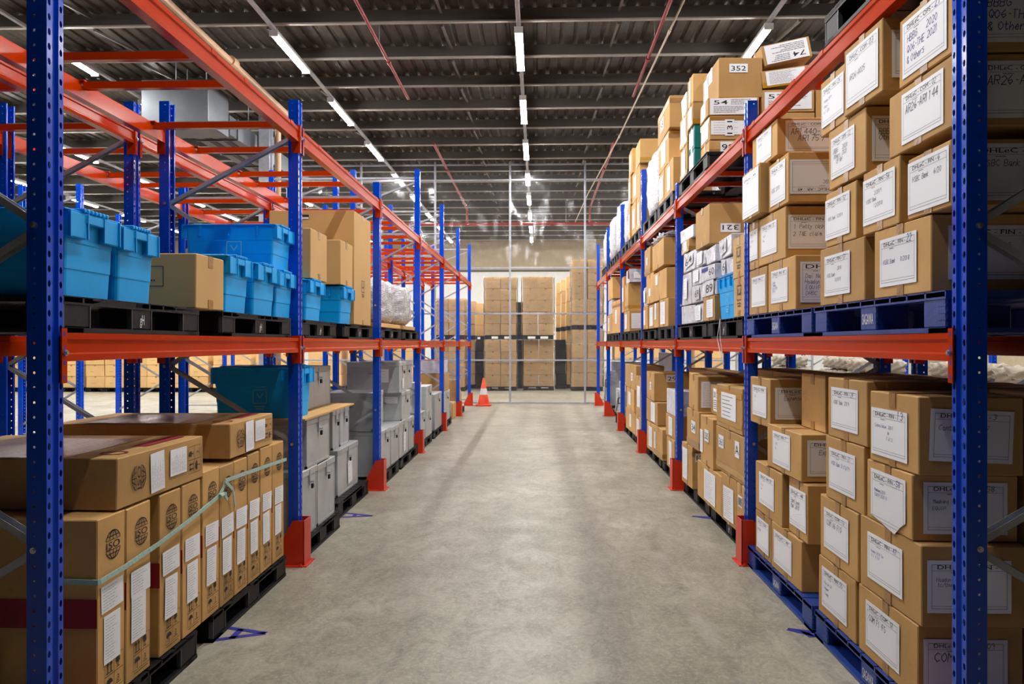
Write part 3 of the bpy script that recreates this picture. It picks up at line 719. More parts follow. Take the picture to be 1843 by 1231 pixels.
# ventilation unit with a long slotted duct, hung over the empty racks
vu = MB().cbox(-6.32, -5.23, 12.0, 12.8, 5.0, 5.72, .01)
u = obj('ventilation_unit', vu.mesh('ventilation_unit', DUCT)); tag(u, 'big grey sheet-metal ventilation box hung under the roof beyond the drain pipe', 'air duct')
du = MB().cbox(-5.95, -5.25, 12.9, 17.4, 5.08, 5.42, .008)
for k in range(4): du.box(-5.97, -5.23, 13.2 + k, 13.23 + k, 5.06, 5.44)
obj('duct', du.mesh('duct', DUCT), u)
sl = MB()
for xx in (-5.72, -5.46): sl.box(xx - .06, xx + .06, 13.0, 17.3, 5.072, 5.085)
obj('air_slot', sl.mesh('air_slot', BLACKP), u)
dn = MB().cbox(-5.9, -5.35, 12.78, 12.92, 5.12, 5.4, .006); obj('duct_neck', dn.mesh('duct_neck', DUCT), u)
for xx in (-5.85, -5.35):
    for yy in (12.2, 12.6, 14.0, 16.8): obj('hanger', MB().tube((xx, yy, 5.4 if yy > 12.8 else 5.7), (xx, yy, 6.1), .008, 6).mesh('hanger', GALV), u)

# partition of steel tubes with clear sheeting
PYY = 19.25
PX = [-6.35, -4.47, -2.59, -.70, 1.18, 3.06, 4.94, 6.8]
pname = ['left of the cone, furthest out', 'behind the far frames of the tote rack', 'just inside the tote rack end', 'right of the traffic cone', 'in front of the carton stacks on the right', 'behind the end of the labelled carton rack', 'second past the labelled carton rack', 'last past the labelled carton rack']
for i, xx in enumerate(PX):
    mb = MB().cbox(xx - .024, xx + .024, PYY - .024, PYY + .024, .006, 6.1, .003).box(xx - .07, xx + .07, PYY - .07, PYY + .07, 0, .008)
    o = obj('partition_post', mb.mesh('partition_post', GALV)); tag(o, 'tall square grey partition post ' + pname[i], 'partition post', 'partition posts')
for z, nm in ((.03, 'lying on the floor'), (1.1, 'at waist height'), (2.27, 'at the level of the first pallets'), (3.42, 'above the stacked cartons'), (5.63, 'second from the roof'), (6.02, 'right under the roof')):
    mb = MB()
    for a, b in zip(PX, PX[1:]): mb.cbox(a + .026, b - .026, PYY - .018, PYY + .018, z - .02, z + .02, .003)
    o = obj('partition_rail', mb.mesh('partition_rail', GALV)); tag(o, 'thin grey crosswise partition rail ' + nm, 'partition rail', 'partition rails')
sname = ['outermost on the tote side', 'behind the tote rack', 'beside the cone', 'across the middle of the aisle', 'in front of the tall right carton stack', 'behind the labelled carton rack', 'outermost on the labelled carton side']
for i, (a, b) in enumerate(zip(PX, PX[1:])):
    mb = MB(); nx, nz = 16, 48; rr = random.Random(i)
    f = [rr.uniform(0, 6) for _ in range(6)]
    vs = [(a + .01 + (b - a - .02) * p / nx, PYY + .03 + .012 * math.sin(3 * p * .4 + f[0] + q * .2) * math.sin(q * .5 + f[1]) + .008 * math.sin(q * .9 + p * .7 + f[2]), .05 + 5.95 * q / nz) for q in range(nz + 1) for p in range(nx + 1)]
    mb.add(vs, [(q * (nx + 1) + p, q * (nx + 1) + p + 1, (q + 1) * (nx + 1) + p + 1, (q + 1) * (nx + 1) + p) for q in range(nz) for p in range(nx)])
    o = obj('plastic_sheet', mb.mesh('plastic_sheet', FILM, True)); tag(o, 'clear wrinkled plastic sheet stretched between partition posts, ' + sname[i], 'plastic sheet', 'clear partition sheets')

# traffic cone
cn = MB(); n = 24; R0, R1, Hc = .15, .022, .68
def lat(mb, zs, rs):
    vs = [(r * math.cos(2 * PI * k / n), r * math.sin(2 * PI * k / n), z) for z, r in zip(zs, rs) for k in range(n)]
    mb.add(vs, [(i * n + k, i * n + (k + 1) % n, (i + 1) * n + (k + 1) % n, (i + 1) * n + k) for i in range(len(zs) - 1) for k in range(n)])
lat(cn, [.03, .06, Hc - .01, Hc], [R0, R0 - .01, R1, R1 * .4])
o = obj('traffic_cone', cn.mesh('traffic_cone', CONEO, True), None, TR(-1.33, 18.75, 0)); tag(o, 'orange traffic cone with a white band standing in front of the partition', 'traffic cone')
obj('base', MB().cbox(-.19, .19, -.19, .19, 0, .035, .01).mesh('base', CONEO), o)
bn = MB(); rz_ = lambda z: R0 - .01 - (R0 - .01 - R1) * (z - .06) / (Hc - .07)
lat(bn, [.27, .42], [rz_(.27) + .002, rz_(.42) + .002]); obj('reflective_band', bn.mesh('reflective_band', WHITEM, True), o)

# blue tape marks on the floor
def mark(strokes, label):
    mb = MB()
    for a, b in strokes: mb.bar((*a, .0012), (*b, .0012), .035, .0012)
    o = obj('floor_tape', mb.mesh('floor_tape', TAPEB)); tag(o, label, 'floor marking', 'blue tape marks')
mark([((-1.70, 3.86), (-1.43, 3.98)), ((-1.70, 4.06), (-1.43, 3.98)), ((-1.58, 3.90), (-1.58, 4.03))], 'blue tape letter A on the floor beside the upright ISO cartons')
mark([((-1.72, 6.66), (-1.46, 6.72)), ((-1.72, 6.82), (-1.46, 6.72)), ((-1.62, 6.70), (-1.62, 6.78))], 'blue tape mark on the floor beside the grey steel boxes')
mark([((1.36, 6.8), (1.56, 6.76)), ((1.36, 6.8), (1.52, 6.7))], 'blue tape mark on the floor beside the black pallet of taped cartons')
mark([((1.33, 4.13), (1.56, 4.06)), ((1.33, 4.13), (1.47, 4.02)), ((1.40, 4.12), (1.42, 4.02))], 'blue tape mark on the floor between the two blue pallets')
# ------------------------------------------------------------------ racks
XL, XR, YL, YR, BP = -1.648, 1.448, 2.516, 2.639, 2.7
PW = .09
ZLO, ZUP = 1.561, 3.008
SUP = (.45, 1.27, 1.70, 2.50)
racks = [  # side, plane of the aisle-facing posts, first frame, name
    ('L', XL, YL, 'blue tote rack', range(7), True),
    ('R', XR, YR, 'labelled carton rack', range(7), True),
    ('L', -2.80, YL, 'rack behind the blue totes', range(7), False),
    ('R', 2.60, YR, 'rack behind the labelled cartons', range(7), False),
    ('L', -6.95, YL + .8, 'rack across the next aisle', range(7), False),
    ('R', 6.70, YR + .8, 'rack beside the sacks', range(7), False),
]
for side, xf, y0, nm, fr, main in racks:
    back = xf - FD if side == 'L' else xf + FD
    for i in fr:
        H = 3.2 if i < 3 else 3.95
        upright(side, xf, y0 + BP * i, H, f'blue frame with grey bracing, {ORD[i]} from the camera along the {nm}', 'frames of the ' + nm, bolts=(main and i < 3))
        if main:
            guard(side, xf, y0 + BP * i, f'red steel guard at the foot of the {ORD[i]} frame of the {nm}')
    for i in range(6):
        yb = y0 + BP * i + PW
        for z, lv in ((ZLO, 'lower'), (ZUP, 'upper')):
            for fc, xx, wh in ((1, xf, 'aisle'), (-1, back, 'back')):
                beam(side, xx, yb, z, f'orange {lv} beam on the {wh} side of the {ORD[i]} bay, {nm}', 'beams of the ' + nm, fc)
            if main or (nm == 'rack behind the blue totes' and lv == 'upper'):
                if lv == 'lower' and (side, i) not in (('L', 5), ('L', 4), ('L', 3), ('R', 5)): continue
                for k, dy in enumerate(SUP):
                    o = obj('support_bar', BARM, None, TR(xf, yb + dy - .04, z, SIDE[side]))
                    tag(o, f'orange support bar, {ORD[k]} in the {ORD[i]} {lv} bay of the {nm}', 'support bar', 'support bars of the ' + nm)
            elif lv == 'upper':
                for k, dy in enumerate((.45, 1.70)):
                    o = obj('support_bar', BARM, None, TR(xf, yb + dy, z, SIDE[side]))
                    tag(o, f'orange support bar, {ORD[k]} in the {ORD[i]} {lv} bay of the {nm}', 'support bar', 'support bars of the ' + nm)
# ------------------------------------------------------------------ goods on the labelled carton rack
FX = 1.455
LZ = 1.562                     # top of the lower beams
FL = file_label
def R(label, ya, yb, z0, z1, papers=(), x=FX, depth=.42, **k):
    if k.get('group') in (G3, G4, 'white wrapped packages') and 'rz' not in k: k['rz'] = random.uniform(-.028, .028)
    g = k.pop('group', 'cartons on the labelled carton rack')
    o = carton(label, 'R', ya, yb, z0 + .0015, z1 - .0005, x, depth, papers=papers, group=g, **k)
    if g in (G3, G4) and random.random() < .4:      # a band of packing tape round the carton
        w, h = abs(ya - yb), z1 - z0; v = random.choice((-.36, .34)) * h
        for fc, hw in (('F', w / 2), ('R', depth / 2)): prn(o, fc, w, depth, h - .002, lambda m: m.rect(-hw + .002, hw - .002, -.024, .024), TAPEY if random.random() < .4 else TAPE, 0, v, name='tape')
    return o
G4 = 'cartons on the upper beams'
G1, G2, G3 = 'labelled cartons on the floor pallets', 'labelled cartons on the raised blue pallets', 'cartons on the black pallets'
def prn(o, face, w, d, h, fn, m, u=0, v=0, roll=0, name='printed_mark'):
    mb = MB(); fn(mb); eps = .0014
    if face == 'F': M = Matrix.Translation((u, -d / 2 - eps, h / 2 + v)) @ Matrix(((1, 0, 0, 0), (0, 0, -1, 0), (0, 1, 0, 0), (0, 0, 0, 1)))
    elif face == 'R': M = Matrix.Translation((w / 2 + eps, u, h / 2 + v)) @ Matrix(((0, 0, 1, 0), (1, 0, 0, 0), (0, 1, 0, 0), (0, 0, 0, 1)))
    elif face == 'L': M = Matrix.Translation((-w / 2 - eps, -u, h / 2 + v)) @ Matrix(((0, 0, -1, 0), (-1, 0, 0, 0), (0, 1, 0, 0), (0, 0, 0, 1)))
    else: M = Matrix.Translation((u, v, h + eps))
    return obj(name, mb.mesh(name, m), o, M @ Matrix.Rotation(roll, 4, 'Z'))
# floor level, the two blue pallets
pallet('R', 4.04, 2.76, .001, 1.44, 1.0, .14, BLUEP, 'blue plastic pallet on the floor under the cartons next to the first frame', 'blue pallets', 'SAGAWA')
pallet('R', 5.31, 4.08, .001, 1.44, 1.0, .14, BLUEP, 'blue plastic pallet on the floor next to the second red guard', 'blue pallets', 'SAGAWA')
N = 'DHLeC - FIN - '; NC = 'DHLeC - COM - '; NO = 'DHLeC - OPS - '
R('carton with sheet reading COM 01, bottom of the near floor column', 3.53, 2.99, .14, .44, [FL(NC, '01', ['COM F1-F5'], u=-.03, nh=.13), FL(NC, '09', ['COM F1'], face='R', u=-.02, nh=.17)], group=G1, depth=.4)
R('carton with sheet reading FIN 47, second up in the near floor column', 3.51, 2.97, .44, .755, [FL(N, '47', ['Hoadon 2018 Tax', 'tc 1 tc 50'], u=-.03, nh=.06, lead=.09, ink=INKB), FL(N, '', ['Hoadon', 'tc/thue/01'], face='R', u=-.02, nh=.075, lead=.1)], group=G1, rz=.01, depth=.4)
R('carton with torn sheet reading FIN 58, third up in the near floor column', 3.45, 3.02, .755, 1.015, [FL(N, '58', ['Muahang 2018', 'EQUIP 2020-31'], u=0, v=-.02, pw=.33, ph=.23, nh=.06, lead=.085, ink=INKB, torn=1), FL(N, '58', ['Muahang', 'EQUIP'], face='R', nh=.07)], group=G1, rz=-.02, depth=.4)
R('carton with sheet reading FIN 13, top of the near floor column', 3.41, 2.99, 1.015, 1.32, [FL(N, '13', ['Contra Value  2017', '              de', '            1 of 2'], u=-.03, v=-.02, nh=.07, lead=.12, ns=1.5, ink=INKB), FL('DHLeC - FIN - ', '3', ['Contra     2017', '             de'], face='R', nh=.1, roll=-.04, u=0)], group=G1, rz=.012, depth=.4)
R('carton with sheet reading FIN 55, bottom of the far column beside COM 01', 4.03, 3.56, .14, .435, [FL(N, '55', ['Mua ban 20', 'Nguyen', 'Thang'], u=-.02, nh=.075, ink=INKB)], group=G1)
R('carton with sheet reading COM 16, second up in the far column beside FIN 47', 4.01, 3.53, .435, .75, [FL(NC, '16', ['COM A6 F10'], u=-.02, nh=.14)], group=G1, rz=-.012)
R('carton with sheet reading FIN 21, third up in the far column behind FIN 58', 3.93, 3.47, .75, 1.062, [FL(N, '21', ['HSBC Bank 31/12/19'], u=-.02, nh=.09, ink=INKB)], group=G1)
R('carton with sheet reading FIN 24, top of the far column behind FIN 13', 3.90, 3.44, 1.062, 1.355, [FL(N, '24', ['HSBC Bank  2019'], u=-.02, nh=.09)], group=G1)
R('carton with sheet reading 49, bottom front on the floor pallet by the second guard', 4.82, 4.30, .14, .425, [FL('DHLeC -  49', '', [], u=-.05, hs=.9)], group=G1, rz=.015)
R('carton with sheet, bottom of the stack beside the second red guard', 5.18, 4.84, .14, .42, [FL(NC, '', ['Mua hang'], pw=.26, nh=.07)], group=G1, depth=.4)
R('bulging carton with a wrinkled sheet, on the carton reading 49', 4.55, 4.22, .425, .75, [FL('DHLeC - 48', '', ['Bang luong', 'Mua  2018'], pw=.29, ph=.22, nh=.11, roll=.02)], x=1.47, group=G1, rz=-.02)
R('carton with sheet, second up beside the second blue post on the floor pallet', 5.18, 4.62, .421, .745, [FL(N, '31', ['Lai loai', 'Tham'], u=-.03, nh=.06, ink=INKB)], group=G1, depth=.4)
R('carton labelled Expense with crumpled side sheet, third up on the floor pallet by the guard', 4.91, 4.30, .752, 1.02, [FL(N, '7', ['  2015', '  Bc'], u=-.03, nh=.07), FL('DHLeC - FIN', '', ['  Expense'], face='R', u=-.02, nh=.13)], group=G1, rz=.012)
R('carton labelled Expense in the top far corner beside the second blue post', 5.31, 4.86, .99, 1.30, [FL('DHLeC - FIN', '', ['  2012', '  A'], u=0, nh=.07), FL('DHLeC - FIN', '', [' Expense'], face='R', u=-.02, nh=.13)], group=G1)
R('plain carton without a sheet on top of the carton labelled Expense', 4.72, 4.33, 1.02, 1.345, [], x=1.60, depth=.4, group=G1)
R('carton set back between the second blue post and the carton labelled Expense', 5.31, 4.93, .747, .988, [], x=1.72, depth=.3, group=G1)
for k in range(4):
    R(f'dark inner carton behind the near labelled column, {ORD[k]} from the pallet up', 3.55, 3.02, .14 + .3 * k, .14 + .3 * (k + 1), [FL(N, '1%d' % k, face='R', u=-.02)], x=1.88, depth=.42, group='inner cartons')
for k in range(4):
    R(f'inner carton in the row behind the wrinkled sheet, {ORD[k]} from the pallet up', 4.10, 3.6, .14 + .3 * k, .14 + .3 * (k + 1) - .01, x=1.9, depth=.42, group='inner cartons')
R('flat dark carton lying over the inner cartons under the first raised beam', 5.2, 4.2, .141, 1.33, x=2.04, depth=.34, group='inner cartons')
# raised blue pallets
pallet('R', 4.045, 2.76, LZ, 1.44, 1.0, .15, BLUEP, 'blue plastic pallet on the lower beam beside the first frame', 'blue pallets', 'SAGAWA')
pallet('R', 5.335, 4.09, LZ, 1.44, 1.0, .15, BLUEP, 'blue plastic pallet on the lower beam beside the second frame', 'blue pallets', 'SAGAWA')
B0 = LZ + .152
R('carton with sheet reading FIN 57, bottom of the far column on the near raised pallet', 4.01, 3.47, B0, 2.005, [FL(N, '57', ['             2018', 'HSBC Bank', '          3/2018'], u=-.04, nh=.085)], group=G2)
R('carton with sheet reading FIN 22, bottom of the near column on the near raised pallet', 3.37, 2.89, B0, 2.005, [FL(N, '22', ['', 'HSBC Bank    8/2018'], u=-.02, ns=1.4, nh=.09, ink=INKB), FL(N, '', ['           2/2018'], face='R', u=0, nh=.09)], group=G2, depth=.44)
R('carton with sheet reading FIN 52, on the carton reading FIN 57', 3.93, 3.56, 2.005, 2.275, [FL(N, '52', ['', 'HSBC Bank  5/2018'], u=-.03, pw=.3, nh=.08)], group=G2)
R('carton with sheet reading FIN 56 between FIN 52 and the first post', 3.49, 3.13, 2.005, 2.285, [FL(N, '56', ['        2/2019', 'HSBC Bank', '        12/2018'], u=-.01, pw=.315, nh=.085)], group=G2, rz=-.015)
R('carton with a sheet reading FIN 6 half hidden behind the first blue post', 3.07, 2.75, 2.007, 2.245, [FL(N, '6', ['HSBC Bank   6/20', ], pw=.3, nh=.1), FL('DHLeC - FIN', '', ['HSBC Bank'], face='R', nh=.11)], group=G2, depth=.44)
R('carton with OPS sheet, third up in the far column of the near raised pallet', 3.89, 3.45, 2.285, 2.578, [FL(NO, '22', ['BBBG    2020', 'Others  2021', '  (CP NH)'], u=-.04, pw=.28, nh=.105), FL('DHLeC - OPS', '', ['BBBG', 'Others'], face='R', u=-.06, pw=.25, nh=.12)], group=G2)
R('carton with sheet reading AR26-AR1144, third up by the first blue post', 3.23, 2.74, 2.285, 2.54, [FL(NC, '02', ['AR26-AR1144'], u=.03, nh=.19), FL(NC, '0', ['AR26-AR1144'], face='R', u=.02, nh=.19)], group=G2, depth=.44)
R('carton with FIN sheet at the top far corner of the near raised pallet', 4.0, 3.67, 2.58, 2.86, [FL(N, '26', ['Hoadon 2019', 'thang 2', 'tc 1-200'], pw=.28, nh=.07, ink=INKB)], group=G2)
R('wide carton with sheet reading AR26-A025 jutting out under the upper beam', 3.655, 3.27, 2.582, 2.895, [FL(NC, '03', ['', 'AR26-A025'], pw=.32, ph=.25, nh=.1), FL(NC, '03', [], face='R', u=-.02, pw=.3)], group=G2, rz=.02, x=1.44)
R('carton with big blue handwriting under clear tape, top of the near raised pallet', 3.14, 2.74, 2.545, 2.82, [FL(NO, '21', ['HBBG    2020', 'Q06-THE 2021', '& Others'], pw=.33, ph=.22, nh=.125, lead=.19, ns=1.5, ink=INKB), FL(NO, '', ['BBBG', 'Q06-THE 20', '& Others'], face='R', u=.02, pw=.32, ph=.21, nh=.14, lead=.2, ink=INKB)], group=G2, depth=.44)
for k in range(4):
    R(f'dark inner carton behind the first blue post, {ORD[k]} from the raised pallet up', 3.4, 2.8, B0 + .285 * k, B0 + .285 * (k + 1), [FL(N, '', face='R')], x=1.92, depth=.45, group='inner cartons')
    R(f'dark inner carton behind the FIN 57 column, {ORD[k]} from the raised pallet up', 4.0, 3.45, B0 + .285 * k, B0 + .285 * (k + 1), x=1.92, depth=.45, group='inner cartons')
    R(f'dark inner carton behind the Petty cash column, {ORD[k]} from the raised pallet up', 5.2, 4.5, B0 + .285 * k, B0 + .285 * (k + 1), x=1.92, depth=.45, group='inner cartons')
R('carton with sheet, bottom corner on the far raised blue pallet by the second post', 5.33, 4.92, B0, 2.02, [FL(N, '2', [], u=.02)], group=G2, depth=.42)
R('carton with blue heading sheets, bottom near corner of the far raised blue pallet', 4.90, 4.38, B0, 2.025, [FL('DHLeC - FIN - 47', '', ['Hoadon', 'Muahang', 'EQUIP 2020', 'DRPC B'], u=-.03, nh=.065, lead=.09, ink=INKB), FL('DHLe', '', ['Dai Nai 47', 'Hoadon', 'EQUIPCE', 'DRBC 2'], face='R', u=-.06, pw=.25, ph=.23, nh=.1, lead=.14, ink=INKB, hs=1.2)], group=G2)
R('carton with sheet, second up against the second blue post on the far raised pallet', 5.33, 5.105, 2.022, 2.348, [FL(N, '', ['Tc 2019', 'dia'], pw=.19, nh=.07)], group=G2)
R('carton labelled Petty cash, second up on the far raised blue pallet', 5.09, 4.57, 2.027, 2.335, [FL(N, '38', ['Tra 38', 'Thue'], u=-.05, nh=.07), FL('DHLeC - FIN - ', '', ['1 Petty cash', '2 T&E claim'], face='R', u=-.06, pw=.27, nh=.12, lead=.22)], group=G2, rz=.012)
R('carton covered by a large blank sheet, overhanging beside the second blue post', 5.315, 4.915, 2.35, 2.675, [FL('DHLeC - AR', '', [], pw=.38, ph=.29, hs=.7)], x=1.405, depth=.46, group=G2)
R('carton with upside-down side sheet reading 49, third up on the far raised pallet', 4.89, 4.51, 2.345, 2.64, [FL('DHLeC - FIN', '', ['', '', 'HSBC 2018'], u=0, pw=.29, ph=.24, nh=.1), dict(face='R', kind='file', head='DHLeC - AR - 49', u=-.06, v=0, pw=.28, ph=.2, roll=PI, notes=['HSBC'], nh=.1)], group=G2)
R('carton with sheet reading AR1440-AR1759 just under the upper beam', 5.27, 4.74, 2.677, 2.905, [FL(NC, '', ['AR1440'], u=0, ph=.19, nh=.1), FL(NC, '0', ['AR1440-', '  AR1759'], face='R', u=-.02, ph=.19, pw=.32, nh=.19, lead=.26)], x=1.46, depth=.46, group=G2, rz=.01)

def SH(text='', face='F', u=0, v=0, pw=.2, ph=.28, roll=0, **k): return dict(face=face, kind='sheet', text=text, u=u, v=v, pw=pw, ph=ph, roll=roll, **k)
def NUM(text, face='R', u=0, v=0, pw=.14, ph=.07, roll=0): return dict(face=face, kind='number', text=text, u=u, v=v, pw=pw, ph=ph, roll=roll)
def BP_(side, ya, yb, z, x, label, h=.15, depth=1.0, text=None): return pallet(side, ya, yb, z, x, depth, h, BLACKP, label, 'black pallets', text)
# second bay, raised level
BP_('R', 6.55, 5.46, LZ, 1.44, 'black pallet under the blue tote past the second frame', text='gH')
BP_('R', 7.95, 6.62, LZ, 1.44, 'black pallet under the white wrapped packages', text='gH')
def W(label, ya, yb, z0, z1, papers=(), x=FX, depth=.4, m=WRAPW, **k):
    for p in papers:
        if p['kind'] == 'number': p.setdefault('mat', WRAPW); p['pw'] *= 1.15; p['ph'] *= 1.15
    return R(label, ya, yb, z0, z1, papers, x, depth, m=m, tape=k.pop('tape', None), group='white wrapped packages', name='wrapped_package', cat='package', jit=.016, **k)
def emb(mb):
    frame_lines(mb, -.06, .06, -.055, .055, .006); mb.ribbon([(-.03, .03), (-.03, -.01), (.03, -.01), (.03, .03)], .01); mb.rect(-.05, .05, -.08, -.072); mb.rect(-.04, .04, -.1, -.09)
o = R('pale carton with a grey printed mark on the black pallet beside the second frame', 5.75, 5.445, B0, 2.0, m=CARDL); prn(o, 'F', .305, .42, .29, emb, INKG, .0, .03)
o = R('pale carton with a grey printed mark standing on its twin beside the second frame', 5.78, 5.445, 2.0, 2.30, m=CARDL); prn(o, 'F', .335, .42, .29, emb, INKG, .0, .02)
tote('blue lidded tote with a printed emblem on the carton side among white packages', 'R', 6.245, 5.865, B0, 2.06, 1.405, .51, emblem=True, rz=PI / 2)
W('long white wrapped package, bottom far corner of the white packages', 7.83, 7.22, B0, 1.9)
W('white wrapped package with a sheet at the bottom of the white packages', 7.20, 6.83, B0, 1.885, [SH(pw=.25, ph=.13, n=8)])
R('taped carton with a crumpled white sheet under the package numbered 89', 6.81, 6.36, B0, 1.925, [SH(pw=.25, ph=.15, u=.05, n=7)], group=G3)
W('white package numbered 69', 7.34, 6.89, 1.902, 2.06, [NUM('69', 'F', u=.05, pw=.18, ph=.1)])
W('white package numbered 89 beside the blue tote', 6.87, 6.36, 1.927, 2.06, [NUM('89', 'F', u=.05, pw=.25, ph=.11), NUM('89', 'R', u=-.1, pw=.16, ph=.1)])
W('upright white package by the third frame, above the long one', 7.83, 7.37, 1.902, 2.22, [SH(pw=.16, ph=.2, n=6)])
W('white package with a blue stripe numbered 60', 6.85, 6.36, 2.062, 2.2, [NUM('60', 'F', u=.12, pw=.2, ph=.09), dict(face='F', kind='number', text='-', u=-.12, v=.03, pw=.2, ph=.03, mat=INKB)])
W('white package lying on the one numbered 69', 7.32, 6.9, 2.062, 2.22, [SH(pw=.22, ph=.1, n=5)])
W('white package numbered 64 high beside the third frame', 7.72, 7.2, 2.222, 2.42, [NUM('64', 'F', pw=.3, ph=.1, roll=.1)], rz=.03)
W('white package with a printed sheet under the carton numbered 321', 7.15, 6.75, 2.222, 2.36, [SH(pw=.22, ph=.11, n=6)])
W('white package with a small sheet beside the carton numbered 321', 6.72, 6.36, 2.202, 2.345, [SH(pw=.22, ph=.1, n=6, face='R')])
W('white package standing on the blue tote', 6.28, 5.82, 2.067, 2.2, [NUM('6', 'F', u=-.1, pw=.08, ph=.09), NUM('141', 'R', pw=.2, ph=.08)], x=1.48)
W('crumpled white package numbered 141, second above the blue tote', 6.32, 5.84, 2.202, 2.37, [NUM('141', 'F', u=-.05, pw=.2, ph=.09, roll=.1)], x=1.47, rz=-.04)
R('small carton with a sheet high beside the third frame', 7.83, 7.42, 2.422, 2.535, [SH(pw=.2, ph=.1, n=6)], group=G3)
W('white package on the small carton high beside the third frame', 7.9, 7.3, 2.537, 2.67, rz=.03)
R('big carton numbered 321 upside down on top of the white packages', 7.12, 6.58, 2.375, 2.72, [NUM('321', 'R', u=-.12, v=-.04, pw=.17, ph=.075, roll=PI)], depth=.6, group=G3)
for k in range(3): R(f'dark inner carton behind the white packages, {ORD[k]} from the pallet up', 7.7, 5.6, B0 + .3 * k, B0 + .3 * (k + 1) - .005, x=2.07, depth=.36, group='inner cartons')
# third bay, raised level
BP_('R', 9.25, 8.2, LZ, 1.44, 'black pallet under the plastic-topped cartons, nearer half of the third bay')
BP_('R', 10.68, 9.4, LZ, 1.44, 'black pallet on the lower beam beside the fourth frame')
R('carton with two taped sheets, lower row beside the fourth frame', 10.66, 10.2, B0, 2.03, [SH(pw=.2, u=-.1, ph=.2)], group=G3)
R('carton with a white sheet, middle of the lower row past the third frame', 10.18, 9.24, B0, 2.02, [SH(pw=.3, ph=.24, u=-.2), SH(pw=.16, ph=.2, u=.2, v=.05)], group=G3)
R('carton with amber tape and sheet, near end of the lower row past the third frame', 9.21, 8.66, B0, 2.04, [SH(pw=.3, ph=.26, u=-.05)], tape=TAPEY, depth=.5, group=G3)
R('leaning carton in the middle row past the third frame', 10.32, 9.76, 2.042, 2.43, [SH(pw=.15, ph=.1, v=-.05, n=4)], group=G3, rz=.02)
R('carton with a curled sheet in the middle row past the third frame', 9.74, 8.75, 2.042, 2.39, [SH(pw=.16, ph=.12, v=.08, u=-.2, n=4)], group=G3, depth=.5)
W('white package between the fourth frame and the leaning carton', 10.7, 10.34, 2.032, 2.3, [SH(pw=.2, ph=.16, n=6)])
R('carton in the top row against the fourth frame, raised level', 10.55, 9.98, 2.432, 2.79, [SH(pw=.1, ph=.1, n=4)], group=G3)
R('carton with crumpled plastic over its top, raised level past the third frame', 9.84, 8.9, 2.433, 2.75, [], group=G3, depth=.5)
bundle('crumpled clear plastic lying over a carton past the third frame', 'R', 9.86, 8.88, 2.752, 2.84, 1.44, .5, WRAPG, 31, 'plastic_cover', 'plastic cover', None, .02)
# fourth to sixth bay, raised level
BP_('R', 12.1, 10.95, LZ, 1.44, 'black pallet on the lower beam just past the fourth frame')
BP_('R', 13.38, 12.18, LZ, 1.44, 'black pallet on the lower beam beside the fifth frame')
R('carton with a shipping sheet on the bottom row near the fifth frame', 13.05, 12.22, B0, 2.05, [SH(pw=.3, ph=.24, u=-.1), SH(face='R', pw=.2, ph=.24, u=-.08)], group=G3)
R('carton with wide amber tape, second up near the fifth frame', 12.95, 12.37, 2.052, 2.5, tape=TAPEY, group=G3)
R('tall carton with a sheet second up touching the fifth frame', 13.39, 12.98, 2.052, 2.66, [SH(pw=.2, ph=.24)], group=G3)
W('white package with a red printed corner on top near the fifth frame', 12.8, 12.25, 2.502, 2.72, [dict(face='F', kind='number', text='-', u=.17, v=.02, pw=.12, ph=.12, mat=RED), SH(face='R', pw=.25, ph=.1, n=4)])
R('carton on the pallet just past the fourth frame, set back', 12.1, 11.2, B0, 2.1, [], x=1.62, group=G3)
BP_('R', 14.9, 13.7, LZ, 1.44, 'black pallet on the lower beam just past the fifth frame')
BP_('R', 16.12, 15.0, LZ, 1.44, 'black pallet on the lower beam beside the sixth frame')
R('carton on the bottom row beside the sixth frame', 16.1, 15.02, B0, 2.1, [SH(pw=.2, ph=.26, u=-.2)], group=G3)
R('tall carton just past the fifth frame, raised level', 14.88, 13.8, B0, 2.32, [SH(pw=.25, ph=.26)], group=G3)
W('round white package second up beside the sixth frame', 16.05, 15.1, 2.102, 2.4)
R('dark carton on top beside the sixth frame, raised level', 16.0, 14.98, 2.402, 2.82, group=G3)

# second bay, floor level
BP_('R', 6.7, 5.46, .001, 1.5, 'black pallet on the floor past the second red guard', .14, text='gH')
BP_('R', 7.95, 6.78, .001, 1.5, 'black pallet on the floor before the third red guard', .14)
R('carton with open top flap and large sheet on the floor pallet past the guard', 7.05, 6.14, .14, .465, [SH(pw=.42, ph=.26, u=.05)], tape=TAPEY, group=G3, rz=.0)
R('narrow carton with a tilted sheet and amber tape at the bottom', 6.12, 5.70, .14, .51, [SH(pw=.28, ph=.25, v=-.03, roll=.03)], tape=TAPEY, group=G3)
R('narrow carton with a barcode sticker at the bottom beside the second blue post', 5.67, 5.445, .14, .51, [dict(face='F', kind='barcode', pw=.11, ph=.08, v=.06)], group=G3)
R('carton with a long sheet and a red mark beside the third red guard', 7.79, 7.31, .14, .54, [SH(pw=.22, ph=.3, u=-.08), NUM('120', 'R', u=-.12, v=.1, pw=.12, ph=.08)], group=G3)
R('carton numbered 34 standing second up beside the third blue post', 7.56, 6.97, .542, .9, [NUM('34', 'F', u=.05, v=.02, pw=.2, ph=.11)], group=G3, rz=-.01)
R('carton numbered 285 in the middle of the second row', 6.93, 6.42, .467, .888, [NUM('285', 'F', u=.02, v=.05, pw=.17, ph=.1), SH(pw=.12, ph=.2, u=-.2, v=-.02)], group=G3)
R('wide carton numbered 361 with a second sticker, second row by the second post', 6.30, 5.45, .512, .86, [NUM('361', 'F', u=-.25, v=.06, pw=.16, ph=.1), NUM('A', 'F', u=.22, v=.06, pw=.12, ph=.12)], group=G3)
